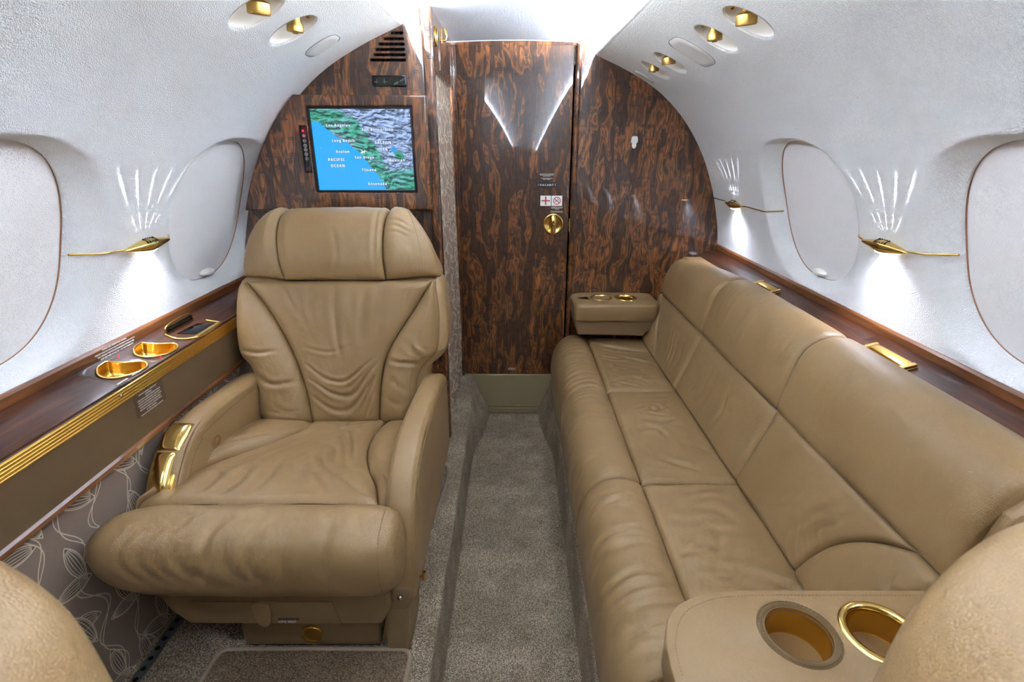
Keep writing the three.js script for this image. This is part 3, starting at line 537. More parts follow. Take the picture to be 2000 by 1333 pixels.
// monitor cabinet, screen, key strip
const ZC = -1.76;
{
  const c = thing('monitor_cabinet', [-0.57, 1.093, ZC - 0.03], 'glossy burl wood monitor cabinet above the armchair headrest', 'cabinet');
  const left = archR(1.094, 1.44, 20, 0.003).map(([x, y]) => [-x, y]), hole = smoothRect(-0.6395, -0.3125, 1.1505, 1.4065, 0.003);
  mesh('body', slabXY([[-0.2665, 1.094], [-0.2665, 1.438], ...left.reverse()], Z_PART + 0.001, ZC, [hole], 0.006), M.burl, c);
  mesh('lower_rail', box(-0.85, -0.28, 1.0915, 1.0965, Z_PART + 0.004, ZC - 0.008, 0.002), M.trimWood, c);
  const m = thing('monitor', [-0.476, 1.152, ZC - 0.01], 'flat monitor showing a moving map of southern California and Baja', 'monitor');
  mesh('bezel', slabXY(smoothRect(-0.6385, -0.3135, 1.1515, 1.4055, 0.003), ZC - 0.02, ZC - 0.003, [smoothRect(-0.632, -0.3195, 1.157, 1.4, 0.001)], 0.001), M.black, m);
  const draw = (g, w, h) => {
    const im = g.createImageData(w, h), coast = [[0, 0.16], [0.06, 0.15], [0.13, 0.23], [0.2, 0.29], [0.27, 0.36], [0.32, 0.38], [0.38, 0.45], [0.46, 0.52], [0.5, 0.6], [0.56, 0.7], [0.62, 0.8], [0.66, 0.88], [0.71, 1.02]];
    const cy = (u) => { for (let k = 0; k < coast.length - 1; k++) if (u <= coast[k + 1][0]) return lerp(coast[k][1], coast[k + 1][1], (u - coast[k][0]) / (coast[k + 1][0] - coast[k][0])); return 1.1; };
    for (let y = 0; y < h; y++) for (let x = 0; x < w; x++) {
      const u = x / w, v = y / h, d = cy(u) + 0.018 * fbm(u * 22, v * 22, 3) - v; let c;
      if (d < 0) c = [40, 160, 232];
      else {
        const rx = u * 16 + v * 6 + 1.5 * fbm(u * 6, v * 6, 2), ry = v * 26 - u * 10, r1 = fbm(rx, ry, 4), r2 = fbm(rx + 0.22, ry + 0.28, 4), sh = clamp(0.86 + (r1 - r2) * 1.25, 0.4, 1.15);
        const mtn = sstep(0.26, 0.17, Math.abs(d - 0.15 - 0.04 * fbm(u * 5, v * 5, 2)));
        const basin = sstep(0.07, 0.03, d) * sstep(0.15, 0.25, u) * sstep(0.5, 0.35, u);
        let base = mix3([146, 170, 208], [52, 150, 116], mtn * (0.75 + 0.5 * fbm(u * 14, v * 14, 2))); base = mix3(base, [140, 165, 190], basin * 0.8);
        const salt = Math.hypot((u - 0.815 - (v - 0.5) * 0.3) / 0.03, (v - 0.5) / 0.05); if (salt < 1) { base = [58, 150, 215]; }
        const imp = Math.hypot((u - 0.86 - (v - 0.57) * 0.2) / 0.05, (v - 0.57) / 0.06); if (imp < 1) base = [60, 150, 120];
        c = salt < 1 ? base : [base[0] * sh, base[1] * sh, base[2] * sh * 1.02];
      }
      const k = (y * w + x) * 4; im.data[k] = c[0]; im.data[k + 1] = c[1]; im.data[k + 2] = c[2]; im.data[k + 3] = 255;
    }
    g.putImageData(im, 0, 0);
    g.strokeStyle = 'rgba(30,40,50,0.8)'; g.lineWidth = 1.6; g.beginPath(); g.moveTo(w * 0.55, h * 0.67); g.lineTo(w, h * 0.63); g.stroke();
    const T = (s, x, y, f = 0.046) => { g.font = `bold ${h * f}px sans-serif`; g.textBaseline = 'middle'; let cx = w * x; g.lineJoin = 'round'; for (const ch of s) { g.lineWidth = 4; g.strokeStyle = '#2a5a8c'; g.strokeText(ch, cx, h * y); g.fillStyle = '#f2f6fa'; g.fillText(ch, cx, h * y); cx += g.measureText(ch).width + w * 0.004; } };
    T('Los Angeles', 0.145, 0.195); T('San Bernardino', 0.5, 0.245); T('Long Beach', 0.185, 0.38); T('SALTON', 0.62, 0.405, 0.05); T('SEA', 0.67, 0.485, 0.05); T('Avalon', 0.215, 0.515); T('San Diego', 0.4, 0.585); T('PACIFIC', 0.125, 0.615, 0.05); T('OCEAN', 0.145, 0.69, 0.05); T('Mexicali', 0.745, 0.62); T('Tijuana', 0.46, 0.74); T('Ensenada', 0.515, 0.92);
    g.strokeStyle = '#fff'; g.lineWidth = 4; g.beginPath(); g.moveTo(w * 0.47, h * 0.49); g.lineTo(w * 0.51, h * 0.535); g.moveTo(w * 0.515, h * 0.495); g.lineTo(w * 0.475, h * 0.54); g.moveTo(w * 0.465, h * 0.525); g.lineTo(w * 0.53, h * 0.505); g.stroke();
    g.fillStyle = '#dfeaf5'; g.fillRect(w * 0.03, h * 0.25, 5, 3); g.fillRect(w * 0.06, h * 0.47, 9, 4); g.fillStyle = '#62a08a'; g.beginPath(); g.ellipse(w * 0.28, h * 0.44, 12, 4, 0.5, 0, 7); g.fill();
  };
  plate('screen', 0.3125, 0.243, V(-0.47575, 1.2785, ZC - 0.012), V(1, 0, 0), V(0, 1, 0), draw, 2600, m, { emissive: 0.2, rough: 0.25 });
  const l = new THREE.RectAreaLight(0x9fd0ff, 0.12, 0.31, 0.24); l.position.set(-0.476, 1.2785, ZC - 0.001); l.lookAt(-0.476, 1.2785, 0); scene.add(l);
  const k = thing('key_strip', [-0.6555, 1.211, ZC], 'narrow black control strip with a red light beside the screen', 'control panel');
  mesh('body', slabXY(smoothRect(-0.667, -0.6435, 1.211, 1.353, 0.003), ZC, ZC + 0.003, [], 0.0006), M.gloss, k);
  const led = new THREE.SphereGeometry(0.003, 12, 8); led.translate(-0.656, 1.3365, ZC + 0.0035); mesh('indicator_light', led, M.redLed, k);
  const pl = new THREE.PointLight(0xff2028, 0.0004); pl.position.set(-0.656, 1.3365, ZC + 0.012); scene.add(pl);
  [[1.322, '●'], [1.307, '−'], [1.293, '◂'], [1.281, '▸'], [1.2675, '▴'], [1.2545, '▾'], [1.224, 'o']].forEach(([y, s], i) => {
    const b = mesh('button', new THREE.CylinderGeometry(0.0048, 0.0048, 0.0008, 20).rotateX(Math.PI / 2).translate(-0.6545, y, ZC + 0.0034), M.black, k);
    const rg = new THREE.TorusGeometry(0.0045, 0.00035, 6, 24); rg.translate(-0.6545, y, ZC + 0.0038); mesh('ring', rg, i === 6 ? M.redRing || (M.redRing = std({ color: 0xa23a3a, roughness: 0.5 })) : M.capPlastic, b);
    if (i < 6) { const dg = i === 1 ? new THREE.BoxGeometry(0.005, 0.001, 0.0004) : new THREE.CircleGeometry(0.0017, i < 1 ? 12 : 3); dg.translate(-0.6545, y, ZC + 0.0042); mesh('mark', dg, M.capPlastic, b); }
  });
}

// ---------------------------------------------------------------- side ledges
const LED = (k, side) => V(side * (0.935 - 0.1 * k), 0.845 - 0.029 * k, 0);   // section of the sloping ledge, k 0..1
function kidney(cz) { return smooth2([[0.33, 0.031], [0.5, 0.045], [0.68, 0.041], [0.82, 0.024], [0.93, -0.006], [0.94, -0.03], [0.87, -0.047], [0.755, -0.054], [0.645, -0.047], [0.475, -0.03], [0.3, -0.021], [0.2, -0.013], [0.22, 0.008]].map(([k, z]) => [k, z + cz]), 80, true); }
function extrudeLedge(side, outline, holes, t0, t1) {        // outline in (k, z) on the ledge; t = height over it
  const L = Math.hypot(0.1, 0.029), e1 = V(-side * 0.1 / L, -0.029 / L, 0), n = V(-side * 0.029 / L, 0.1 / L, 0).multiplyScalar(1), f = ([k, z]) => [k * L, z];
  if (n.y < 0) n.negate();
  const bev = 0.0015, g = new THREE.ExtrudeGeometry(flatShape(outline.map(f), holes.map((h) => h.map(f))), { depth: t1 - t0 - 2 * bev, bevelEnabled: true, bevelSize: bev, bevelThickness: bev, bevelOffset: -bev, bevelSegments: 2 });
  g.translate(0, 0, t0 + bev); const uv = []; const P = g.attributes.position; for (let i = 0; i < P.count; i++) uv.push(P.getX(i), P.getY(i));
  g.setAttribute('uv', new THREE.Float32BufferAttribute(uv, 2));
  const m = new THREE.Matrix4().makeBasis(e1, V(0, 0, 1), n).setPosition(LED(0, side)); g.applyMatrix4(m);
  if (m.determinant() < 0) { const q = g.attributes.position, r = g.attributes.uv; for (let i = 0; i < q.count; i += 3) { for (const [A, S] of [[q, 3], [r, 2]]) for (let c = 0; c < S; c++) { const a = A.array[(i + 1) * S + c]; A.array[(i + 1) * S + c] = A.array[(i + 2) * S + c]; A.array[(i + 2) * S + c] = a; } } }
  return toCreasedNormals(g, 0.6);
}
function sideLedge(side, zA, zB) {
  const S = side > 0, t = thing('side_ledge', [side * 0.88, 0.66, (zA + zB) / 2], S ? 'glossy dark wood side ledge behind the divan' : 'glossy dark wood side ledge with brass strip beside the armchair', 'ledge');
  const trayHole = [[0.34, -1.272], [0.66, -1.266], [0.985, -1.303], [0.96, -1.418], [0.62, -1.412], [0.34, -1.388]];
  const holes = S ? [] : [kidney(-1.065), kidney(-1.183)];
  const cut = S ? [-1.245, -0.47, 0.4] : [-1.006, 0.1];
  let a = zA; const ends = [...cut.filter((c) => c < zB).sort((p, q) => p - q), zB];
  ends.forEach((e, i) => {
    const inside = holes.filter((h) => h[0][1] > a && h[0][1] < e);
    mesh('top', extrudeLedge(side, [[-0.03, a + 0.0012], [1.0, a + 0.0012], [1.0, e - 0.0012], [-0.03, e - 0.0012]], inside, -0.012, i % 2 ? 0.0025 : 0.0), M.ledgeWood, t); a = e;
  });
  // rounded nosing at the front of the ledge
  const nose = grid(14, 2, (u, v) => { const q = u * Math.PI * 0.6 - 0.28, r = 0.011; return { p: V(side * (0.8445 - r * Math.sin(q)), 0.808 + r * Math.cos(q) - 0.0015, lerp(zA, zB, v)), uv: [u * 0.03, lerp(zA, zB, v)] }; }, S ? false : true);
  mesh('nosing', nose, M.ledgeWood, t);
  mesh('rail', slabZYx(side, [[0.948, 0.838], [0.9315, 0.84], [0.928, 0.852], [0.9295, 0.864], [0.934, 0.8695], [0.948, 0.8705]], zA, zB), M.oak, t);
  if (!S) {
    const strip = mesh('brass_strip', slabZYx(side, [[0.85, 0.778], [0.8355, 0.778], [0.834, 0.7795], [0.834, 0.8105], [0.8355, 0.812], [0.85, 0.812]], zA, zB), M.brassDeep, t);
    for (let i = 0; i < 5; i++) { const y = 0.7825 + i * 0.0063, r = tube([[-0.8342, y, zA], [-0.8342, y, zB]], 0.0022, 1, 10); mesh('rib', r, M.brassDeep, strip); }
    const sc = new THREE.SphereGeometry(0.0042, 14, 10); sc.scale(0.5, 1, 1); sc.translate(-0.8325, 0.797, -0.997); mesh('screw', sc, M.chrome, t);
  } else mesh('apron', box(0.838, 0.85, 0.60, 0.812, zA, zB, 0.003), M.ledgeWood, t);
  if (!S) {
    mesh('leather_panel', box(-0.86, -0.8365, 0.676, 0.7785, zA, zB, 0.002), M.leatherDark, t);
    mesh('lower_trim', slabZYx(side, [[0.88, 0.655], [0.85, 0.657], [0.8335, 0.662], [0.8335, 0.671], [0.838, 0.6765], [0.88, 0.677]], zA, zB), M.trimWood, t);
    const L = Math.hypot(0.1, 0.029), n = V(0.029 / L, 0.1 / L, 0), e1 = V(0.1 / L, -0.029 / L, 0);
    const on = (k, z, lift = 0) => LED(k, -1).add(V(0, 0, z)).addScaledVector(n, lift);
    for (const cz of [-1.065, -1.183]) {
      const c = thing('cup_recess', on(0.6, cz).toArray(), cz > -1.1 ? 'curved brass drink recess in the ledge closer to the headphone lettering' : 'curved brass drink recess in the ledge next to the brass tray', 'cup holder', 'brass drink recesses in the side ledge');
      const out = kidney(cz); mesh('rim', tube(out.map(([k, z]) => on(k, z, 0.001).toArray()), 0.0028, 140, 8, true), M.brass, c);
      const ctr = [0.6, cz - 0.004], rows = 12, N = out.length;
      mesh('bowl', grid(N, rows, (u, v, i, j) => { const o = out[i % N], q = v * Math.PI / 2, sc = Math.cos(q * 0.92) * 0.55 + 0.45 * (1 - v ** 4), dep = -0.034 * Math.sin(Math.min(q * 1.15, Math.PI / 2)); const kk = lerp(ctr[0], o[0], sc * (v >= 1 ? 0 : 1)), zz = lerp(ctr[1], o[1], sc * (v >= 1 ? 0 : 1)); return { p: on(kk, zz, dep), uv: [u, v] }; }), M.brassDeep, c);
    }
    const tr = thing('ash_tray', on(0.66, -1.34).toArray(), 'polished brass flip tray set in the ledge with its lid open', 'tray');
    mesh('well', extrudeLedge(-1, [[0.5, -1.29], [0.9, -1.318], [0.9, -1.405], [0.52, -1.38]], [], -0.001, 0.0012), M.gloss, tr);
    mesh('frame', tube([[0.36, -1.268], [0.66, -1.263], [0.97, -1.3], [0.965, -1.42]].map(([k, z]) => on(k, z, 0.002).toArray()), 0.0035, 50, 8), M.brass, tr);
    mesh('front_bar', extrudeLedge(-1, [[0.9, -1.3], [1.0, -1.306], [0.99, -1.424], [0.9, -1.416]], [], 0, 0.005), M.brass, tr);
    mesh('rear_bar', tube([[0.62, -1.408], [0.78, -1.412], [0.95, -1.418]].map(([k, z]) => on(k, z, 0.003).toArray()), 0.003, 20, 8), M.brass, tr);
    const lid = pillow({ b: [on(0.36, -1.27, 0.004).toArray(), on(0.36, -1.39, 0.004).toArray()], t: [on(0.32, -1.275, 0.018).toArray(), on(0.32, -1.385, 0.018).toArray()], out: [1, 0.5, 0], rad: 0.003, depth: 0.004, nu: 8, nv: 8 }); mesh('lid', lid, M.gloss, tr);
    mesh('lid_rim', tube([on(0.36, -1.27, 0.004), on(0.33, -1.272, 0.019), on(0.33, -1.388, 0.019), on(0.36, -1.392, 0.004)].map((p) => p.toArray()), 0.0025, 40, 8), M.brass, tr);
    // lettering on rail, ledge and panel
    plate('lettering', 0.135, 0.024, V(-0.9272, 0.8535, -1.135), V(0, 0, -1), V(-0.16, 1, 0), textBlock(['DURING TAXI, TAKEOFF AND LANDING', 'POSITION CHAIR FWD FACING AND FULLY OUTBOARD, PLACE CHAIR IN', 'FULL UPRIGHT POSITION WITH HEADREST EXTENDED AND', 'SLIDE SEAT BASE TO FULL AFT. LIFE VEST UNDER SEAT'], 0.72), 3600, t, { back: 'clear' });
    plate('lettering', 0.034, 0.006, on(0.95, -1.018, 0.0035), V(0, 0, -1), e1.clone().negate(), textBlock(['HEADPHONE'], 0.9), 5000, t, { back: 'clear' });
    plate('lettering', 0.032, 0.006, on(0.95, -1.062, 0.0035), V(0, 0, -1), e1.clone().negate(), textBlock(['AUDIFONO'], 0.9), 5000, t, { back: 'clear' });
    plate('placard', 0.102, 0.052, V(-0.8365, 0.7485, -1.078), V(0, 0, -1), V(0, 1, 0), textBlock(['DURANTE RODAJE, DESPEGUE Y', 'ATERRIZAJE', 'COLOCAR EL ASIENTO MIRANDO HACIA', 'DELANTE Y HACIA FUERA. COLOCAR EL', 'ASIENTO EN POSICION VERTICAL CON LA', 'CABECERA EN POSICION EXTENDIDA.', 'DESLIZAR LA BASE DEL ASIENTO HASTA', 'EL TOPE TRASERO.', 'CHALECO SALVAVIDAS BAJO EL ASIENTO'], 0.72, '#e8e0d2', '#4a3629'), 4200, t);
    for (const [k, z] of [[0.26, -1.112], [0.2, -1.12], [0.9, -1.158]]) { const q = on(k, z, 0.001), s = new THREE.SphereGeometry(0.0013, 8, 6); s.translate(q.x, q.y, q.z); mesh('indicator_light', s, M.redLed, t); }
  } else {
    for (const [z0, z1, l] of [[-1.825, -1.69, 'brass flip latch on the right ledge nearer the bulkhead'], [-1.2, -1.06, 'brass flip latch on the right ledge farther from the bulkhead']]) {
      const b = thing('ledge_latch', [0.875, 0.828, (z0 + z1) / 2], l, 'latch');
      mesh('plate', extrudeLedge(1, [[0.4, z0], [0.95, z0], [0.95, z1], [0.4, z1]], [], 0.002, 0.005), M.brass, b);
      mesh('lid', extrudeLedge(1, [[0.42, z0 + 0.012], [0.64, z0 + 0.012], [0.64, z1 - 0.012], [0.42, z1 - 0.012]], [], 0.005, 0.011), M.brassDeep, b);
      for (const z of [z0, z1 - 0.012]) mesh('end_cap', extrudeLedge(1, [[0.4, z], [0.92, z], [0.92, z + 0.012], [0.4, z + 0.012]], [], 0.005, 0.012), M.brass, b);
    }
  }
  return t;
}
function slabZYx(side, prof, zA, zB) {                        // a section in (|x|, y) swept along z
  const g = new THREE.ExtrudeGeometry(flatShape(prof.map(([x, y]) => [side * x, y])), { depth: zB - zA, bevelEnabled: false }); g.translate(0, 0, zA);
  const o = toCreasedNormals(g, 0.5), uv = [], P = o.attributes.position; for (let i = 0; i < P.count; i++) uv.push(P.getY(i), P.getZ(i)); o.setAttribute('uv', new THREE.Float32BufferAttribute(uv, 2)); return o;
}
sideLedge(-1, Z_PART, Z_FWD); sideLedge(1, Z_AFT, Z_FWD);
{ // fabric covered lower side walls
  for (const s of [-1, 1]) {
    const z0 = s < 0 ? Z_PART : Z_AFT, g = grid(2, 2, (u, v) => { const y = lerp(FLOOR - 0.01, 0.66, u), z = lerp(z0, Z_FWD, v); return { p: V(s * lerp(0.85, 0.866, u), y, z), uv: [z, y] }; }, s > 0);
    struct(s < 0 ? 'baseboard_left' : 'baseboard_right', g, M.fabric);
  }
}

// ---------------------------------------------------------------- wall sconces with their brass wire
const S_SCONCE = sOfY(1.075);
function sconce(side, zc, label, zw0, zw1) {
  const holes = WALL[side].holes, c = wallPoint(zc, S_SCONCE, side), t = thing('wall_sconce', c.toArray(), label, 'wall light', side > 0 ? 'brass sconces above the divan' : 'brass sconces above the armchairs');
  const n = wallNormal(S_SCONCE, side), up = V(0, 0, 1).cross(n); if (up.y < 0) up.negate();
  const pt = (z, du, dn) => V(c.x, c.y, z).addScaledVector(up, du).addScaledVector(n, dn);
  // spindle body: round ended, bellied towards the cabin
  const L = 0.082, body = grid(40, 24, (u, v) => {
    const a = v * Math.PI * 2, x = (u - 0.5) * 2, r = 0.0045 + 0.0115 * Math.pow(Math.max(0, 1 - Math.abs(x) ** 1.5), 1.35), e = Math.sqrt(Math.max(0, 1 - Math.pow(Math.abs(x), 14)));
    return { p: pt(zc + x * L, r * e * 0.95 * Math.sin(a) - 0.001, 0.012 + r * e * 1.05 * Math.cos(a)), uv: [u, v] };
  }, side > 0); mesh('body', body, M.brass, t);
  for (let k = -2; k <= 2; k++) { const a = pt(zc + k * 0.0085 - 0.002, 0.0128, 0.006), b = pt(zc + k * 0.0085 + 0.001, 0.0105, 0.022); mesh('slot', tube([a.toArray(), b.toArray()], 0.0022, 4, 8), M.brassDark, t); }
  const lens = grid(24, 6, (u, v) => { const x = (u - 0.5) * 2, w = 0.008 * Math.sqrt(Math.max(0, 1 - x * x)); return { p: pt(zc + x * 0.032, -0.0155 - 0.0015 * (1 - x * x), 0.012 + (v - 0.5) * 2 * w), uv: [u, v] }; }, side > 0);
  mesh('lens', lens, M.glowLens, t);
  // wire set along the wall, dipping into the window reveals
  for (const [a, b] of [[zw0 + (zw0 > Z_AFT + 0.01 ? 0.045 : 0), zc - 0.075], [zc + 0.075, zw1]]) { if (b - a < 0.01) continue; const pts = []; const N = 26; for (let i = 0; i <= N; i++) { const z = lerp(a, b, i / N), p = wallPoint(z, S_SCONCE, side, holes, 0.0035 + 0.006 * sstep(0.11, 0.07, Math.abs(z - zc))); pts.push(p.toArray()); } mesh('wire', tube(pts, 0.0022, 60, 8), M.brass, t); }
  // its light: a wide downlight and five thin rays up the wall
  const spot = (at, to, I, ang, pen, rad) => { const l = new THREE.SpotLight(0xdfe8ff, I, 0, ang, pen, 2); l.position.copy(at); l.target.position.copy(to); l.castShadow = true; l.shadow.radius = rad; scene.add(l, l.target); };
  const at = pt(zc, -0.03, 0.027);
  spot(at, at.clone().addScaledVector(up, -0.3).addScaledVector(n, 0.06), SCONCE, 1.35, 1, 1.5);
  if (zc < -0.9) for (let k = -2; k <= 2; k++) for (const [tau, w] of [[-0.105, 0.05], [-0.035, 0.22], [0.04, 0.46]]) {
    const p = pt(zc + k * 0.0085, 0.0158, 0.0035), d = up.clone().addScaledVector(V(0, 0, 1), k * 0.3 + (k ? Math.sign(k) * 0.03 : 0)).normalize().addScaledVector(n, tau);
    spot(p, p.clone().add(d), RAY * w * (k === 0 ? 1.1 : Math.abs(k) === 1 ? 1 : 0.45), 0.034, 0.5, 0.04);
  }
  return t;
}
const wEdge = (k) => [WINZ[k] - WA - 0.004, WINZ[k] + WA + 0.004];
const sconces = [
  [1, -2.15, 'brass sconce on the short wire beside the burl bulkhead', Z_AFT + 0.002, wEdge(0)[0]],
  [1, -1.245, 'brass sconce between the two windows above the divan', wEdge(0)[1], wEdge(1)[0]],
  [1, -0.495, 'brass sconce above the armchair beside the divan', wEdge(1)[1], wEdge(2)[0]],
  [1, 0.255, 'brass sconce above the forward half of the right ledge', wEdge(2)[1], wEdge(3)[0]],
  [-1, -1.265, 'brass sconce between the windows above the drink recesses', wEdge(0)[1], wEdge(1)[0]],
  [-1, -0.495, 'brass sconce above the armchair across the floor mat', wEdge(1)[1], wEdge(2)[0]],
  [-1, 0.255, 'brass sconce above the forward half of the left ledge', wEdge(2)[1], wEdge(3)[0]]];
for (const a of sconces) sconce(...a);
{ // end of the wire between the last left window and the monitor cabinet
  const pts = []; for (let i = 0; i <= 12; i++) { const z = lerp(Z_PART + 0.005, -1.8215, i / 12); }
  for (let i = 0; i <= 10; i++) pts.push(wallPoint(lerp(-1.815, -1.775, i / 10), S_SCONCE + 0.02, -1, [], 0.0035).toArray());
  tag(mesh('wire_end', tube(pts, 0.0022, 12, 8), M.brass), 'short brass wire end under the monitor cabinet', 'wire');
}

// ---------------------------------------------------------------- overhead fixtures
function frameAt(side, z, s = sPSU) { const c = wallPoint(z, s, side), n = wallNormal(s, side), e = V(0, 0, 1), f = n.clone().cross(e); if (f.y > 0) f.negate(); return { c, n, e, f }; } // f: down the panel
function fixture(side, f, label) {
  const F = frameAt(side, f.z), t = thing(f.kind === 'lamp' ? 'reading_lamp' : 'air_gasper', F.c.toArray(), label, f.kind === 'lamp' ? 'reading light' : 'air vent', 'overhead fixtures');
  const P = (a, b, d) => F.c.clone().addScaledVector(F.e, a).addScaledVector(F.f, b).addScaledVector(F.n, d);
  mesh('bowl', grid(48, 14, (u, v) => { const q = u * Math.PI * 2, k = v < 0.12 ? 1 + 0.08 * (1 - v / 0.12) : Math.sqrt(Math.max(0, 1 - ((v - 0.12) / 0.88) ** 3)), d = v < 0.12 ? 0.001 - 0.004 * (v / 0.12) : -0.003 - 0.052 * Math.pow((v - 0.12) / 0.88, 0.75); return { p: P(f.a * 0.985 * k * Math.cos(q), f.b * 0.985 * k * Math.sin(q), d), uv: [u, v] }; }, side < 0), M.whitePlastic, t);
  // nozzle hangs from the upper side of the bowl and points down
  const r = f.kind === 'lamp' ? 0.0225 : 0.019, g = f.kind === 'lamp' ? lathe([[0.001, 0.012], [0.016, 0.012], [0.017, 0.001], [0.0205, 0], [0.0225, 0.002], [0.0225, 0.021], [0.02, 0.024], [0.011, 0.027], [0.01, 0.05]], 36) : lathe([[0.001, -0.002], [0.006, -0.002], [0.007, 0.004], [0.012, 0.004], [0.0155, 0.001], [0.018, 0.002], [0.019, 0.005], [0.018, 0.019], [0.014, 0.022], [0.01, 0.05]], 36);
  const nn = V(side * -0.12, 1, 0.1).normalize(), xx = V(0, 0, 1).cross(nn).normalize();
  orient(g, P(0.0, -0.001, 0.007), xx, nn);
  const nz = mesh('nozzle', g, M.brassSatin, t);
  const inn = lathe([[0.0005, 0], [r * 0.7, 0]], 24); orient(inn, P(0.0, -0.001, 0.007).addScaledVector(nn, f.kind === 'lamp' ? 0.0115 : 0.0035), xx, nn); mesh('mouth', inn, M.brassDark, nz);
  const br = box(-0.008, 0.008, -0.01, 0.012, -0.004, 0.004, 0.003); orient(br, P(-0.012, -0.045, -0.02), F.e, F.n); mesh('bracket', br, M.brass, t);
}
FIX.right.forEach((f, i) => fixture(1, f, ['brass air vent in a white oval recess farthest from the burl bulkhead, over the divan', 'brass reading lamp in a white oval recess beside the oval vent away from the bulkhead', 'brass air vent in a white oval recess next to the white speaker cover', 'brass reading lamp in a white oval recess between speaker cover and bulkhead', 'brass air vent in a white oval recess next to the small oval cap'][i]));
FIX.left.forEach((f, i) => fixture(-1, f, ['brass air vent in a white oval recess over the armchair', 'brass reading lamp in a white oval recess over the armchair footrest'][i]));
function cap(side, z, a, b, p, name, label, category, texty) {
  const pts = []; for (let i = 0; i < 64; i++) { const q = i / 64 * Math.PI * 2, R = sup(Math.cos(q), Math.sin(q), a, b, p); pts.push([R * Math.cos(q), R * Math.sin(q)]); }
  const F = frameAt(side, z), t = thing(name, F.c.toArray(), label, category);
  const rows = 7, g = grid(64, rows, (u, v, i) => { const [x, y] = pts[i % 64], k = v, lift = k > 0.93 ? lerp(0.0045, 0, (k - 0.93) / 0.07) : 0.0045 - 0.001 * (1 - k); return { p: wallPoint(z + x * k, sPSU + y * k, side, [], lift), uv: [x * k, y * k] }; }, side < 0);
  mesh('cover', g, M.capPlastic, t);
  mesh('seam', tube(pts.map(([x, y]) => wallPoint(z + x * 1.02, sPSU + y * 1.02, side, [], 0.0003).toArray()), 0.0012, 96, 5, true), M.capSeam || (M.capSeam = std({ color: 0x8f8d8a, roughness: 0.8 })), t);
}
cap(1, -1.732, 0.064, 0.07, 3.4, 'speaker_cover', 'large white rounded speaker cover in the panel above the divan', 'speaker');
cap(1, -2.335, 0.032, 0.045, 2.6, 'oval_cap', 'small plain white oval cap beside the burl bulkhead', 'cap');
cap(-1, -1.63, 0.042, 0.05, 2.8, 'overhead_cover', 'plain white oval cap in the panel near the vent slots', 'cap');
cap(1, -0.93, 0.064, 0.07, 3.4, 'speaker_cover', 'white rounded speaker cover above the armchair beside the divan', 'speaker');

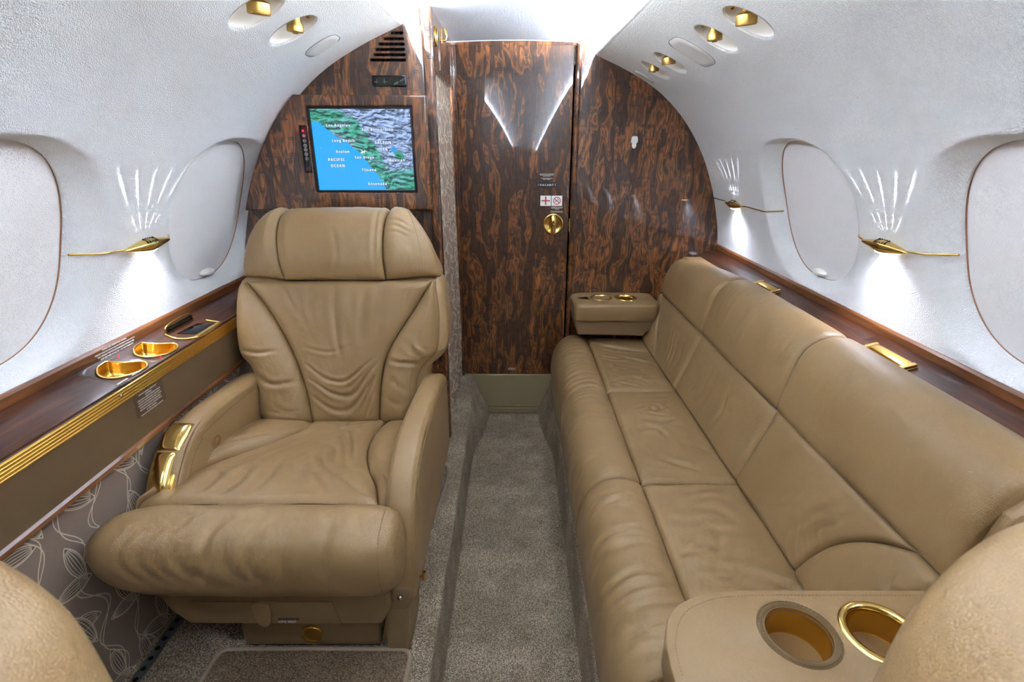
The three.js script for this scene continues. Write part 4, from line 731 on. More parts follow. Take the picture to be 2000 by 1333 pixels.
// ---------------------------------------------------------------- armchair
const rz = (y) => -1.40 - 0.24 * (y - 0.5);               // plane of the reclined back
const B = (x, y, d = 0) => [x, y, rz(y) + d];
function armchair(label) {
  const t = thing('armchair', [-0.52, FLOOR, -1.15], label, 'armchair', 'tan leather armchairs');
  const L = M.leather;
  // back: centre panel, two bolsters, shell
  const cL = [B(-0.606, 0.505), B(-0.617, 0.59), B(-0.637, 0.667), B(-0.67, 0.75), B(-0.725, 0.846), B(-0.782, 0.918)], cR = [B(-0.406, 0.505), B(-0.394, 0.636), B(-0.373, 0.712), B(-0.343, 0.765), B(-0.286, 0.846), B(-0.236, 0.922)];
  const back = pillow({ b: [cL[0], B(-0.5, 0.5), cR[0]], t: [cL[5], B(-0.51, 0.925), cR[5]], l: cL, r: cR, out: [0, 0.2, 1], rad: 0.028, h: 0.022, crown: 0.018, depth: 0.06, nu: 72, nv: 84, noiseAmp: 0.0035, nf: [5, 4], seed: 1, creases: [
    { p: [[0.12, 0.42], [0.3, 0.3], [0.55, 0.26], [0.85, 0.38]], w: 0.006, d: 0.0032 }, { p: [[0.1, 0.32], [0.35, 0.19], [0.65, 0.17], [0.95, 0.36]], w: 0.006, d: 0.0035 }, { p: [[0.06, 0.2], [0.3, 0.1], [0.6, 0.09], [0.95, 0.24]], w: 0.006, d: 0.003 },
    { p: [[0.5, 1], [0.47, 0.8], [0.48, 0.6], [0.49, 0.48]], w: 0.008, d: 0.0028 }, { p: [[0.66, 0.99], [0.66, 0.75], [0.7, 0.58]], w: 0.012, d: 0.004 }, { p: [[0.76, 0.99], [0.77, 0.78], [0.83, 0.6]], w: 0.01, d: 0.004 }, { p: [[0.6, 0.99], [0.58, 0.85], [0.6, 0.7]], w: 0.01, d: 0.003 },
    { p: [[0.27, 0.97], [0.25, 0.85], [0.23, 0.7]], w: 0.008, d: 0.0035 }, { p: [[0.2, 0.97], [0.19, 0.88], [0.2, 0.76]], w: 0.007, d: 0.003 }, { p: [[0.36, 0.98], [0.31, 0.85], [0.29, 0.72]], w: 0.008, d: 0.003 }, { p: [[0.9, 0.97], [0.9, 0.88], [0.93, 0.78]], w: 0.007, d: 0.003 }, { p: [[0.6, 0.05], [0.8, 0.12], [0.97, 0.3]], w: 0.005, d: 0.002 }, { p: [[0.78, 0.02], [0.85, 0.08], [0.97, 0.17]], w: 0.005, d: 0.002 }, { p: [[0.15, 0.55], [0.4, 0.5], [0.62, 0.55]], w: 0.006, d: 0.0012 }] });
  mesh('back_cushion', back, L, t);
  const bol = (s, inner, outer) => pillow({ b: s < 0 ? [outer[0], inner[0]] : [inner[0], outer[0]], t: s < 0 ? [outer[outer.length - 1], inner[5]] : [inner[5], outer[outer.length - 1]], l: s < 0 ? outer : inner, r: s < 0 ? inner : outer, out: [s * 0.1, 0.2, 1], rad: 0.03, h: 0.032, crown: 0.012, depth: 0.07, nu: 36, nv: 72, noiseAmp: 0.003, nf: [3, 6], seed: 2 + s, creases: s < 0 ? [{ p: [[0.1, 0.62], [0.4, 0.56], [0.8, 0.55]], w: 0.006, d: 0.0028 }, { p: [[0.05, 0.4], [0.4, 0.3], [0.95, 0.32]], w: 0.007, d: 0.003 }, { p: [[0.05, 0.22], [0.4, 0.12], [0.9, 0.06]], w: 0.006, d: 0.002 }, { p: [[0.3, 0.2], [0.6, 0.12], [0.9, 0.1]], w: 0.006, d: 0.002 }] : [{ p: [[0.05, 0.36], [0.4, 0.37], [0.95, 0.42]], w: 0.008, d: 0.004 }, { p: [[0.4, 0.6], [0.6, 0.52], [0.8, 0.48]], w: 0.007, d: 0.004 }, { p: [[0.5, 0.66], [0.65, 0.6], [0.8, 0.58]], w: 0.006, d: 0.003 }, { p: [[0.05, 0.3], [0.4, 0.22], [0.9, 0.2]], w: 0.006, d: 0.002 }, { p: [[0.05, 0.15], [0.5, 0.12], [0.9, 0.18]], w: 0.006, d: 0.0018 }] });
  const oL = [B(-0.752, 0.505), B(-0.768, 0.54), B(-0.772, 0.621), B(-0.783, 0.672), B(-0.812, 0.71), B(-0.818, 0.757), B(-0.812, 0.846), B(-0.798, 0.915)];
  const oR = [B(-0.3, 0.505), B(-0.29, 0.56), B(-0.283, 0.65), B(-0.262, 0.685), B(-0.232, 0.712), B(-0.221, 0.757), B(-0.219, 0.832), B(-0.228, 0.92)];
  const bl = bol(-1, cL, oL), brr = bol(1, cR, oR);
  const bm = mesh('back_bolster', bl, L, t), bm2 = mesh('back_bolster', brr, L, t);
  const sl = (g, u, v0, v1, lift = 0.001) => Array.from({ length: 24 }, (_, i) => g.userData.surf(u, lerp(v0, v1, i / 23), lift));
  stitches('stitching', sl(brr, 0.84, 0.04, 0.97), bm2); stitches('stitching', sl(bl, 0.09, 0.04, 0.97), bm);
  const shell = (pts, z0, z1, bev) => { const g = new THREE.ExtrudeGeometry(flatShape(pts), { depth: z1 - z0 - 2 * bev, bevelEnabled: true, bevelSize: bev, bevelThickness: bev, bevelOffset: -bev, bevelSegments: 5 }); g.translate(0, 0, z0 + bev); const p = g.attributes.position; for (let i = 0; i < p.count; i++) p.setZ(i, p.getZ(i) + rz(p.getY(i))); return worldUV(toCreasedNormals(g, 0.9)); };
  const outline = smooth2([[-0.74, 0.42], [-0.775, 0.55], [-0.79, 0.66], [-0.822, 0.72], [-0.82, 0.84], [-0.808, 0.92], [-0.52, 0.93], [-0.222, 0.92], [-0.2, 0.84], [-0.199, 0.72], [-0.225, 0.685], [-0.25, 0.665], [-0.262, 0.55], [-0.3, 0.42]], 80, true);
  mesh('back_shell', shell(outline, -0.13, -0.006, 0.03), L, t);
  // headrest: centre pad rolled over the top, two wings
  const hB = 0.928, HP = (x, y, d) => [x, y, rz(y) + d];
  const hcL = [HP(-0.662, hB, 0.018), HP(-0.672, 0.985, 0.028), HP(-0.679, 1.045, 0.018), HP(-0.68, 1.088, -0.008), HP(-0.675, 1.104, -0.046), HP(-0.67, 1.093, -0.1)], hcR = [HP(-0.372, hB, 0.018), HP(-0.375, 0.985, 0.028), HP(-0.376, 1.045, 0.018), HP(-0.374, 1.09, -0.008), HP(-0.37, 1.107, -0.046), HP(-0.37, 1.096, -0.1)];
  mesh('headrest', pillow({ b: [hcL[0], hcR[0]], t: [hcL[5], hcR[5]], l: hcL, r: hcR, out: [0, 0.4, 1], rad: 0.018, h: 0.013, crown: 0.006, depth: 0.04, nu: 56, nv: 72, noiseAmp: 0.002, nf: [7, 4], seed: 5, creases: [{ p: [[0.93, 0.15], [0.935, 0.5], [0.92, 0.85]], w: 0.006, d: 0.002 }, { p: [[0.5, 0.05], [0.58, 0.25], [0.55, 0.45]], w: 0.006, d: 0.0013 }, { p: [[0.06, 0.1], [0.05, 0.5], [0.08, 0.9]], w: 0.006, d: 0.0018 }] }), L, t);
  const wing = (s) => {
    const inn = s < 0 ? hcL : hcR, X = (x) => s < 0 ? x : -1.032 - x + 0.012, bx = (x, y, d) => HP(X(x), y, d);
    const i2 = inn.map(([x, y, z], k) => [x + s * 0.001, y - 0.003 * (k > 2), z - 0.006]);
    const o = [bx(-0.797, 0.932, -0.012), bx(-0.79, 0.985, -0.014), bx(-0.774, 1.032, -0.02), bx(-0.75, 1.068, -0.03), bx(-0.722, 1.088, -0.05), bx(-0.706, 1.089, -0.1)];
    return pillow({ b: s < 0 ? [o[0], i2[0]] : [i2[0], o[0]], t: s < 0 ? [o[5], i2[5]] : [i2[5], o[5]], l: s < 0 ? o : i2, r: s < 0 ? i2 : o, out: [s * 0.3, 0.4, 1], rad: 0.022, h: 0.017, crown: 0.012, depth: 0.04, nu: 36, nv: 90, noiseAmp: 0.0018, nf: [4, 5], seed: 8 + s, creases: s > 0 ? [{ p: [[0.05, 0.5], [0.3, 0.49], [0.6, 0.43]], w: 0.004, d: 0.0008 }, { p: [[0.05, 0.57], [0.3, 0.56], [0.6, 0.5]], w: 0.004, d: 0.0008 }, { p: [[0.05, 0.43], [0.3, 0.43], [0.5, 0.38]], w: 0.004, d: 0.0007 }] : [{ p: [[0.92, 0.2], [0.88, 0.5], [0.9, 0.8]], w: 0.006, d: 0.002 }] });
  };
  const wl = wing(-1), wr = wing(1); mesh('headrest_wing', wl, L, t); const wm = mesh('headrest_wing', wr, L, t);
  stitches('stitching', sl(wr, 0.72, 0.04, 0.75), wm);
  mesh('headrest_core', shell(smooth2([[-0.8, 0.915], [-0.79, 0.985], [-0.764, 1.036], [-0.725, 1.073], [-0.68, 1.09], [-0.52, 1.099], [-0.36, 1.092], [-0.31, 1.071], [-0.268, 1.036], [-0.242, 0.985], [-0.222, 0.915]], 70, true), -0.135, -0.03, 0.035), L, t);
  // seat: centre panel and bolsters
  const Y = (z) => 0.492 + 0.055 * (z + 1.4) / 0.4, S = (x, z) => [x, Y(z), z];
  const sLf = [S(-0.818, -0.93), S(-0.79, -1.02), S(-0.757, -1.111), S(-0.655, -1.248), S(-0.61, -1.33), S(-0.605, -1.42)], sRt = [S(-0.29, -0.93), S(-0.319, -1.02), S(-0.352, -1.088), S(-0.39, -1.205), S(-0.398, -1.33), S(-0.378, -1.42)];
  mesh('seat_cushion', pillow({ b: [sLf[0], sRt[0]], t: [sLf[5], sRt[5]], l: sLf, r: sRt, out: [0, 1, 0], rad: 0.026, h: 0.022, crown: 0.006, depth: 0.05, nu: 84, nv: 72, noiseAmp: 0.0045, nf: [6, 5], seed: 11, creases: [
    { p: [[0.5, 0.78], [0.7, 0.76], [0.85, 0.62], [0.9, 0.45]], w: 0.008, d: 0.003 }, { p: [[0.45, 0.68], [0.65, 0.68], [0.8, 0.55], [0.88, 0.35]], w: 0.009, d: 0.003 }, { p: [[0.5, 0.58], [0.68, 0.58], [0.8, 0.42]], w: 0.009, d: 0.0035 }, { p: [[0.52, 0.48], [0.64, 0.48], [0.78, 0.3]], w: 0.008, d: 0.003 }, { p: [[0.15, 0.3], [0.2, 0.2], [0.22, 0.08]], w: 0.01, d: 0.004 }, { p: [[0.28, 0.4], [0.32, 0.25], [0.32, 0.08]], w: 0.011, d: 0.0042 }, { p: [[0.42, 0.4], [0.46, 0.22], [0.44, 0.06]], w: 0.01, d: 0.004 }, { p: [[0.56, 0.36], [0.6, 0.22], [0.62, 0.08]], w: 0.01, d: 0.003 }, { p: [[0.72, 0.26], [0.76, 0.15], [0.82, 0.05]], w: 0.008, d: 0.003 }, { p: [[0.86, 0.2], [0.9, 0.12], [0.95, 0.05]], w: 0.007, d: 0.003 }, { p: [[0.06, 0.12], [0.1, 0.08], [0.12, 0.02]], w: 0.006, d: 0.003 }, { p: [[0.55, 0.9], [0.6, 0.85], [0.8, 0.88]], w: 0.008, d: 0.002 }] }), L, t);
  const sOL = [S(-0.822, -0.93), S(-0.815, -1.05), S(-0.8, -1.2), S(-0.79, -1.3), S(-0.785, -1.42)], sOR = [S(-0.262, -0.93), S(-0.268, -1.05), S(-0.272, -1.2), S(-0.275, -1.3), S(-0.278, -1.42)];
  const up = (a, d) => a.map(([x, y, z]) => [x, y + d, z]);
  mesh('seat_bolster', pillow({ b: [sOL[0], sLf[0]], t: [sOL[4], sLf[5]], l: up(sOL, 0).map((p, i) => [p[0], p[1] + (i && i < 4 ? 0.018 : 0), p[2]]), r: sLf, out: [0, 1, 0], rad: 0.022, h: 0.024, crown: 0.014, depth: 0.06, nu: 30, nv: 60, noiseAmp: 0.003, nf: [3, 6], seed: 13, creases: [{ p: [[0.3, 0.3], [0.5, 0.5], [0.9, 0.7]], w: 0.006, d: 0.002 }, { p: [[0.4, 0.15], [0.6, 0.3], [0.9, 0.45]], w: 0.006, d: 0.002 }] }), L, t);
  mesh('seat_bolster', pillow({ b: [sRt[0], sOR[0]], t: [sRt[5], sOR[4]], l: sRt, r: sOR, out: [0, 1, 0], rad: 0.022, h: 0.024, crown: 0.014, depth: 0.06, nu: 30, nv: 60, noiseAmp: 0.003, nf: [3, 6], seed: 15, creases: [{ p: [[0.1, 0.3], [0.4, 0.2], [0.8, 0.12]], w: 0.005, d: 0.002 }] }), L, t);
  mesh('seat_pan', box(-0.785, -0.262, 0.36, 0.49, -1.47, -0.9, 0.02), M.leatherPanel, t);
  // arms
  const armTop = [[-1.5, 0.6], [-1.485, 0.632], [-1.44, 0.648], [-1.3, 0.662], [-1.17, 0.668], [-1.1, 0.66], [-1.04, 0.63], [-0.99, 0.575], [-0.965, 0.52]];
  const topC = smooth2(armTop, 40);
  const armL = slabZY([...topC, [-0.958, 0.47], [-0.96, 0.40], [-1.5, 0.38]], -0.83, -0.758, 0.022, 5);
  const al = mesh('armrest', armL, L, t);
  const armRt = smooth2([[-1.51, 0.59], [-1.495, 0.622], [-1.45, 0.642], [-1.3, 0.662], [-1.12, 0.672], [-1.03, 0.664], [-0.96, 0.635], [-0.91, 0.58], [-0.88, 0.5]], 44);
  const ar = mesh('armrest', slabZY([...armRt, [-0.874, 0.42], [-0.872, 0.36], [-1.5, 0.36]], -0.272, -0.207, 0.02, 5), L, t);
  stitches('stitching', armRt.slice(2, 42).map(([z, y]) => V(-0.2065, y - 0.024, z + (z > -0.95 ? -0.02 : 0))), ar);
  stitches('stitching', topC.slice(2, 36).map(([z, y]) => V(-0.7572, y - 0.03, z - (z > -1.1 ? 0.02 : 0))), al);
  // seam relief panel on the inner left arm, button recess
  const bt = lathe([[0.0005, -0.002], [0.008, -0.002], [0.011, 0.0015], [0.014, 0.0]], 24); bt.rotateZ(-Math.PI / 2); bt.scale(1, 1, 1.25); bt.translate(-0.7575, 0.588, -1.16); mesh('recline_button', bt, M.brassDeep, t);
  const bh = new THREE.TorusGeometry(0.0145, 0.003, 10, 30); bh.rotateY(Math.PI / 2); bh.scale(1, 1, 1.25); bh.translate(-0.7585, 0.588, -1.16); mesh('button_collar', bh, L, t);
  // brass control plate on the rounded front of the left arm
  const an = (i) => topC[Math.min(40, i)], strip = (i0, i1, lift, x0, x1) => { const l = [], r = []; for (let k = 0; k <= 6; k++) { const i = Math.round(lerp(i0, i1, k / 6)), a = topC[Math.max(0, i - 1)], b = topC[Math.min(40, i + 1)], tx = b[0] - a[0], ty = b[1] - a[1], q = Math.hypot(tx, ty), n = [-ty / q, tx / q], s = n[1] < 0 ? -1 : 1; const z = topC[i][0] + s * n[0] * lift, y = topC[i][1] + s * n[1] * lift, w = (1 - 0.25 * Math.abs(k / 6 - 0.5)); l.push([lerp((x0 + x1) / 2, x0, w), y, z]); r.push([lerp((x0 + x1) / 2, x1, w), y, z]); } return { l, r }; };
  const plateP = (i0, i1, lift, x0, x1, h, m, name, par) => { const { l, r } = strip(i0, i1, lift, x0, x1); return mesh(name, pillow({ b: [l[0], r[0]], t: [l[6], r[6]], l, r, out: [0, 0.6, 1], rad: 0.014, h, crown: 0.004, depth: 0.004, nu: 14, nv: 14 }), m, par); };
  const cp = plateP(23, 40, -0.003, -0.831, -0.762, 0.004, L, 'control_surround', t);
  plateP(24, 30, 0.0, -0.828, -0.768, 0.007, M.brass, 'control_cap', cp); plateP(30, 39, 0.0, -0.828, -0.774, 0.011, M.brass, 'control_lever', cp); plateP(33, 40, 0.0, -0.796, -0.766, 0.004, M.brassDeep, 'control_base', cp);
  // outer side panels down to the floor
  const side = (x0, x1, lean) => { const g = slabZY(smooth2([[-1.5, 0.4], [-1.3, 0.4], [-1.0, 0.4], [-0.875, 0.4], [-0.872, 0.34], [-0.888, 0.235], [-0.9, 0.207], [-1.1, 0.206], [-1.3, 0.21], [-1.36, 0.225], [-1.42, 0.27], [-1.5, 0.3]], 60, true), x0, x1, 0.008, 3), p = g.attributes.position; for (let i = 0; i < p.count; i++) p.setX(i, p.getX(i) + lean * (p.getY(i) - 0.4)); g.computeVertexNormals(); return toCreasedNormals(g, 0.7); };
  const sp = mesh('side_panel', side(-0.262, -0.212, 0.24), M.leatherPanel, t); { const g = side(-0.822, -0.778, -0.24); g.translate(0, 0, -0.12); mesh('side_panel', g, M.leatherPanel, t); }
  { // brass T latch and chrome stud on the right side panel
    const lp = lathe([[0.0005, 0.003], [0.01, 0.0025], [0.0125, 0]], 24); lp.rotateZ(-Math.PI / 2); lp.scale(1, 1.4, 1); lp.translate(-0.214, 0.395, -0.9); const pm = mesh('latch_plate', lp, M.brassDeep, t);
    mesh('latch_handle', mergeGeometries([tube([[-0.213, 0.397, -0.9], [-0.197, 0.402, -0.9]], 0.003, 2, 8), tube([[-0.197, 0.391, -0.9], [-0.196, 0.413, -0.9]], 0.0042, 2, 10)]), M.brass, pm);
    const st = new THREE.SphereGeometry(0.0065, 16, 12); st.translate(-0.246, 0.372, -0.868); mesh('stud', st, M.chrome, t);
  }
  // front leg rest roll
  const rc = [-0.53, -0.834], ry = 0.535, hw = 0.313, cre = creaseField([[0.3, 0.06, 0.1], [0.36, 0.1, 0.14], [0.42, 0.05, -0.06], [0.5, 0.08, 0.1], [0.56, 0.03, 0.06], [0.66, 0.05, 0.04], [0.78, 0.02, 0.03], [0.24, 0.08, 0.12], [0.18, 0.06, 0.1]].map(([u, a, b], i) => ({ p: [[u + a, 0.9 - 0.02 * (i % 3)], [u + a * 0.3, 0.8], [u - b * 0.1, 0.7], [u + b * 0.6, 0.6]], w: 0.01 + 0.003 * (i % 2), d: 0.0035 })), 0.64, 0.52);
  const roll = grid(110, 64, (u, v) => {
    const x = (u - 0.5) * 2, ex = x < 0 ? 5 : 14, sc = Math.pow(Math.max(0, 1 - Math.pow(Math.abs(x), ex)), 1 / (x < 0 ? 2.2 : 3)), a = v * Math.PI * 2 + Math.PI * 0.75, ca = Math.cos(a), sa = Math.sin(a);
    const r = Math.pow(Math.pow(Math.abs(ca), 2.5) + Math.pow(Math.abs(sa), 2.5), -1 / 2.5), pipe = -0.0025 * Math.exp(-(((u - 0.955) * 0.64 / 0.0035) ** 2)), d = (cre(u, v) + 0.0025 * fbm(u * 9, v * 6, 3) + pipe) * Math.min(1, sc * 1.3);
    const az = (0.078 * r + d) * ca * (0.25 + 0.75 * sc) * (sc > 0 ? 1 : 0), ay = (0.088 * r + d) * sa * (sc), th = 0.12;
    const zz = sc * (0.074 * r + d) * ca, yy = sc * (0.088 * r + d) * sa;
    return { p: V(rc[0] + x * hw, ry + yy * Math.cos(th) - zz * Math.sin(th), rc[1] + zz * Math.cos(th) + yy * Math.sin(th)), uv: [u * 0.64, v * 0.52] };
  }, false);
  const rm = mesh('leg_rest', roll, L, t);
  stitches('stitching', Array.from({ length: 26 }, (_, i) => { const a = lerp(0.62, -0.32, i / 25) * Math.PI, ca = Math.cos(a), sa = Math.sin(a), r = Math.pow(Math.pow(Math.abs(ca), 2.5) + Math.pow(Math.abs(sa), 2.5), -1 / 2.5) * 0.965, th = 0.12, zz = 0.0745 * r * ca, yy = 0.0885 * r * sa; return V(rc[0] + 0.888 * hw, ry + yy * Math.cos(th) - zz * Math.sin(th), rc[1] + zz * Math.cos(th) + yy * Math.sin(th)); }), rm);
  // storage box with drawer, pedestal
  mesh('storage_box', slabXY([[-0.77, 0.45], [-0.735, 0.36], [-0.70, 0.322], [-0.285, 0.322], [-0.262, 0.36], [-0.262, 0.45]], -1.3, -0.842, [], 0.008), M.leatherPanel, t);
  const dr = mesh('drawer_front', slabXY([[-0.68, 0.389], [-0.662, 0.3285], [-0.37, 0.3285], [-0.383, 0.389]], -0.846, -0.8395, [], 0.0015), M.leatherPanel, t);
  mesh('pull_strap', slabXY(smooth2([[-0.552, 0.386], [-0.551, 0.345], [-0.545, 0.329], [-0.535, 0.3225], [-0.525, 0.329], [-0.52, 0.345], [-0.518, 0.386]], 30, true), -0.8395, -0.8345, [], 0.0015), M.leather, dr);
  plate('lettering', 0.07, 0.009, V(-0.486, 0.3345, -0.8393), V(1, 0, 0), V(0, 1, 0), textBlock(['LIFE VEST'], 0.95), 3000, dr, { back: 'clear' });
  plate('label', 0.045, 0.005, V(-0.482, 0.3415, -0.8395), V(1, 0, 0), V(0, 1, 0), (g, w, h) => { g.fillStyle = '#2a2018'; g.fillRect(0, 0, w, h); g.fillStyle = '#8a7860'; g.font = `bold ${h * 0.8}px sans-serif`; g.fillText('CHALECO SALVAVIDAS', w * 0.05, h * 0.8, w * 0.9); }, 3000, dr);
  mesh('pedestal', slabXY(smoothRect(-0.625, -0.305, 0.204, 0.335, 0.012), -1.42, -0.885, [], 0.01), M.leatherPanel, t);
  const pr = lathe([[0.0005, 0.002], [0.018, 0.003], [0.02, 0.007], [0.024, 0.007], [0.025, 0]], 30); pr.rotateX(Math.PI / 2); pr.translate(-0.46, 0.247, -0.886); mesh('pedestal_latch', pr, M.brassDeep, t);
  mesh('front_foot', slabXY([[-0.283, 0.34], [-0.288, 0.204], [-0.236, 0.204], [-0.226, 0.34]], -1.0, -0.872, [], 0.008), M.leatherPanel, t);
  return t;
}
const chair = armchair('tan leather armchair standing in front of the monitor cabinet');
{
  const a = chair.clone(); a.name = numbered('armchair'); scene.add(a); a.userData = { ...chair.userData, label: 'tan leather armchair across the floor mat from the chair at the monitor cabinet' };
  a.position.set(-0.521, FLOOR, 0.258);
  const b = chair.clone(); b.name = numbered('armchair'); scene.add(b); b.userData = { ...chair.userData, label: 'tan leather armchair beside the near cup holder armrest of the divan' };
  b.position.set(0.507, FLOOR, 0.24);
}

// ---------------------------------------------------------------- divan
{
  const d = thing('divan', [0.5, 0.1, -1.45], 'three seat tan leather divan along the right wall', 'sofa'), L = M.leather;
  const zE = [-2.29, -1.74, -1.18, -0.62], gap = 0.002;
  const seatX0 = 0.348, seatX1 = 0.612, sy = 0.432;
  const lowS = (z) => [[0.606, 0.445, z], [0.63, 0.51, z], [0.656, 0.585, z], [0.682, 0.664, z]];
  const upS = (z) => [[0.672, 0.667, z], [0.686, 0.73, z], [0.70, 0.79, z], [0.722, 0.833, z], [0.758, 0.853, z], [0.815, 0.85, z]];
  const rollS = (z) => [[0.215, 0.15, z], [0.196, 0.24, z], [0.192, 0.33, z], [0.206, 0.4, z], [0.235, 0.44, z], [0.272, 0.455, z], [0.31, 0.452, z], [0.342, 0.432, z]];
  const rev = (a) => a.slice().reverse();
  for (let k = 0; k < 3; k++) {
    const z0 = zE[k] + gap, z1 = zE[k + 1] - gap, sd = 20 + k * 7;
    // seat: the end sections leave room for a corner panel
    const farE = k === 0 ? [[seatX0, sy, z0 + 0.05], [0.42, sy, z0 + 0.1], [0.52, sy, z0 + 0.15], [seatX1, sy, z0 + 0.175]] : [[seatX0, sy, z0], [seatX1, sy, z0]];
    const nearE = k === 2 ? [[seatX0, sy, z1 - 0.04], [0.42, sy, z1 - 0.09], [0.52, sy, z1 - 0.15], [seatX1, sy, z1 - 0.18]] : [[seatX0, sy, z1], [seatX1, sy, z1]];
    const cr = []; const R = rng(90 + k);
    for (let i = 0; i < 13; i++) { const u = 0.08 + 0.3 * R() * (1 + R()), v = 0.1 + 0.8 * R(); cr.push({ p: [[u, v], [u + 0.12 + 0.1 * R(), v + 0.1 * (R() - 0.5)], [u + 0.22 + 0.15 * R(), v + 0.2 * (R() - 0.4)]], w: 0.006 + 0.006 * R(), d: 0.0012 + 0.0016 * R() }); }
    if (k === 2) for (let i = 0; i < 6; i++) cr.push({ p: [[0.1 + 0.05 * i, 0.62 + 0.05 * i], [0.4, 0.68 + 0.05 * i], [0.7, 0.82 + 0.02 * i], [0.9, 0.93]], w: 0.007, d: 0.003 });
    mesh('seat_cushion', pillow({ b: farE, t: nearE, l: [farE[0], nearE[0]], r: [farE[farE.length - 1], nearE[nearE.length - 1]], out: [0, 1, 0], rad: 0.02, h: 0.017, crown: 0.006, depth: 0.05, nu: 44, nv: 72, noiseAmp: 0.0035, nf: [4, 7], seed: sd, creases: cr }), L, d);
    if (k === 0) mesh('seat_corner', pillow({ b: [[seatX0, sy, z0 + 0.0], [seatX1, sy, z0 + 0.0]], t: farE, l: [[seatX0, sy, z0], farE[0]], r: [[seatX1, sy, z0], farE[3]], out: [0, 1, 0], rad: 0.018, h: 0.019, crown: 0.006, depth: 0.05, nu: 30, nv: 24, seed: 51 }), L, d);
    if (k === 2) mesh('seat_corner', pillow({ b: nearE, t: [[seatX0, sy, z1], [seatX1, sy, z1]], l: [nearE[0], [seatX0, sy, z1]], r: [nearE[3], [seatX1, sy, z1]], out: [0, 1, 0], rad: 0.018, h: 0.022, crown: 0.012, depth: 0.05, nu: 30, nv: 24, seed: 52 }), L, d);
    // front roll
    const rcr = []; for (let i = 0; i < 26; i++) { const v = 0.04 + 0.92 * R(), u = 0.35 + 0.3 * R(); rcr.push({ p: [[u, v], [u + 0.16, v + 0.03 * (R() - 0.5)], [u + 0.3, v + 0.05 * (R() - 0.3)]], w: 0.004 + 0.008 * R(), d: (k === 2 ? 0.0022 : 0.0013) * (0.5 + R()) }); }
    mesh('front_roll', pillow({ b: rollS(z0), t: rollS(z1), l: [rollS(z0)[0], rollS(z1)[0]], r: [rollS(z0)[7], rollS(z1)[7]], out: [-0.6, 1, 0], rad: 0.016, h: 0.012, crown: 0.006, depth: 0.03, nu: 44, nv: 76, noiseAmp: 0.0025, nf: [4, 9], seed: sd + 1, creases: rcr }), L, d);
    // backs
    const A = lowS(z0), Z = lowS(z1);
    const fl = k === 0 ? [[0.606, 0.445, z0 + 0.27], [0.623, 0.49, z0 + 0.21], [0.648, 0.56, z0 + 0.12], [0.682, 0.664, z0 + 0.02]] : A, nl = k === 2 ? [[0.606, 0.445, z1 - 0.243], [0.632, 0.52, z1 - 0.217], [0.65, 0.57, z1 - 0.188], [0.667, 0.62, z1 - 0.135], [0.682, 0.664, z1 - 0.06]] : Z;
    const lcr = []; for (let i = 0; i < 7; i++) { const v = k === 2 ? 0.55 + 0.4 * R() : 0.15 + 0.7 * R(); lcr.push({ p: [[0.15 + 0.2 * R(), v], [0.5, v + 0.03], [0.75, v - 0.02]], w: 0.008, d: 0.0012 }); }
    if (k === 2) for (let i = 0; i < 5; i++) lcr.push({ p: [[0.08 + 0.06 * i, 0.97], [0.14 + 0.07 * i, 0.88], [0.3 + 0.07 * i, 0.78 + 0.02 * i]], w: 0.007, d: 0.0025 });
    mesh('lower_back', pillow({ b: fl, t: nl, l: [fl[0], nl[0]], r: [fl[3], nl[nl.length - 1]], out: [-1, 0.4, 0], rad: 0.022, h: 0.018, crown: 0.008, depth: 0.06, nu: 40, nv: 60, noiseAmp: 0.0018, nf: [3, 6], seed: sd + 2, creases: lcr }), L, d);
    if (k === 0) mesh('back_gusset', pillow({ b: A, t: fl, l: [A[0], fl[0]], r: [A[3], fl[3]], out: [-1, 0.4, 0.3], rad: 0.018, h: 0.018, crown: 0.006, depth: 0.06, nu: 30, nv: 24, seed: 61 }), L, d);
    if (k === 2) mesh('back_gusset', pillow({ b: nl, t: Z, l: [nl[0], Z[0]], r: [nl[nl.length - 1], Z[3]], out: [-1, 0.4, -0.3], rad: 0.018, h: 0.03, crown: 0.016, depth: 0.06, nu: 36, nv: 30, seed: 62, creases: [{ p: [[0.8, 0.6], [0.7, 0.7], [0.75, 0.85]], w: 0.006, d: 0.003 }] }), L, d);
    const topF = k === 0 ? upS(z0).map(([x, y, z], i) => [x, y - [0, 0.008, 0.022, 0.034, 0.042, 0.046][i], z]) : upS(z0);
    const ucr = []; for (let i = 0; i < 9; i++) { const v = 0.05 + 0.9 * R(); ucr.push({ p: [[0.1 + 0.3 * R(), v], [0.5, v + 0.02], [0.8, v - 0.02]], w: 0.007, d: 0.0008 }); }
    mesh('upper_back', pillow({ b: topF, t: upS(z1), l: [topF[0], upS(z1)[0]], r: [topF[5], upS(z1)[5]], out: [-1, 0.8, 0], rad: 0.022, h: 0.016, crown: 0.006, depth: 0.05, nu: 48, nv: 60, noiseAmp: 0.0016, nf: [4, 6], seed: sd + 3, creases: ucr }), L, d);
  }
  // carcass
  mesh('base', slabXY([[0.225, 0.02], [0.6, 0.02], [0.6, 0.42], [0.3, 0.42], [0.225, 0.3]], zE[0], zE[3] - 0.01, [], 0.01), L, d);
  mesh('back_frame', slabXY([[0.64, 0.2], [0.82, 0.2], [0.82, 0.835], [0.75, 0.835], [0.71, 0.8], [0.67, 0.64], [0.62, 0.44]], zE[0] + 0.01, zE[3] + 0.02, [], 0.01), L, d);
  // arms with cup holders
  const holeP = (x, z, r) => Array.from({ length: 40 }, (_, i) => [x + r * Math.cos(i / 40 * Math.PI * 2), z + r * Math.sin(i / 40 * Math.PI * 2)]);
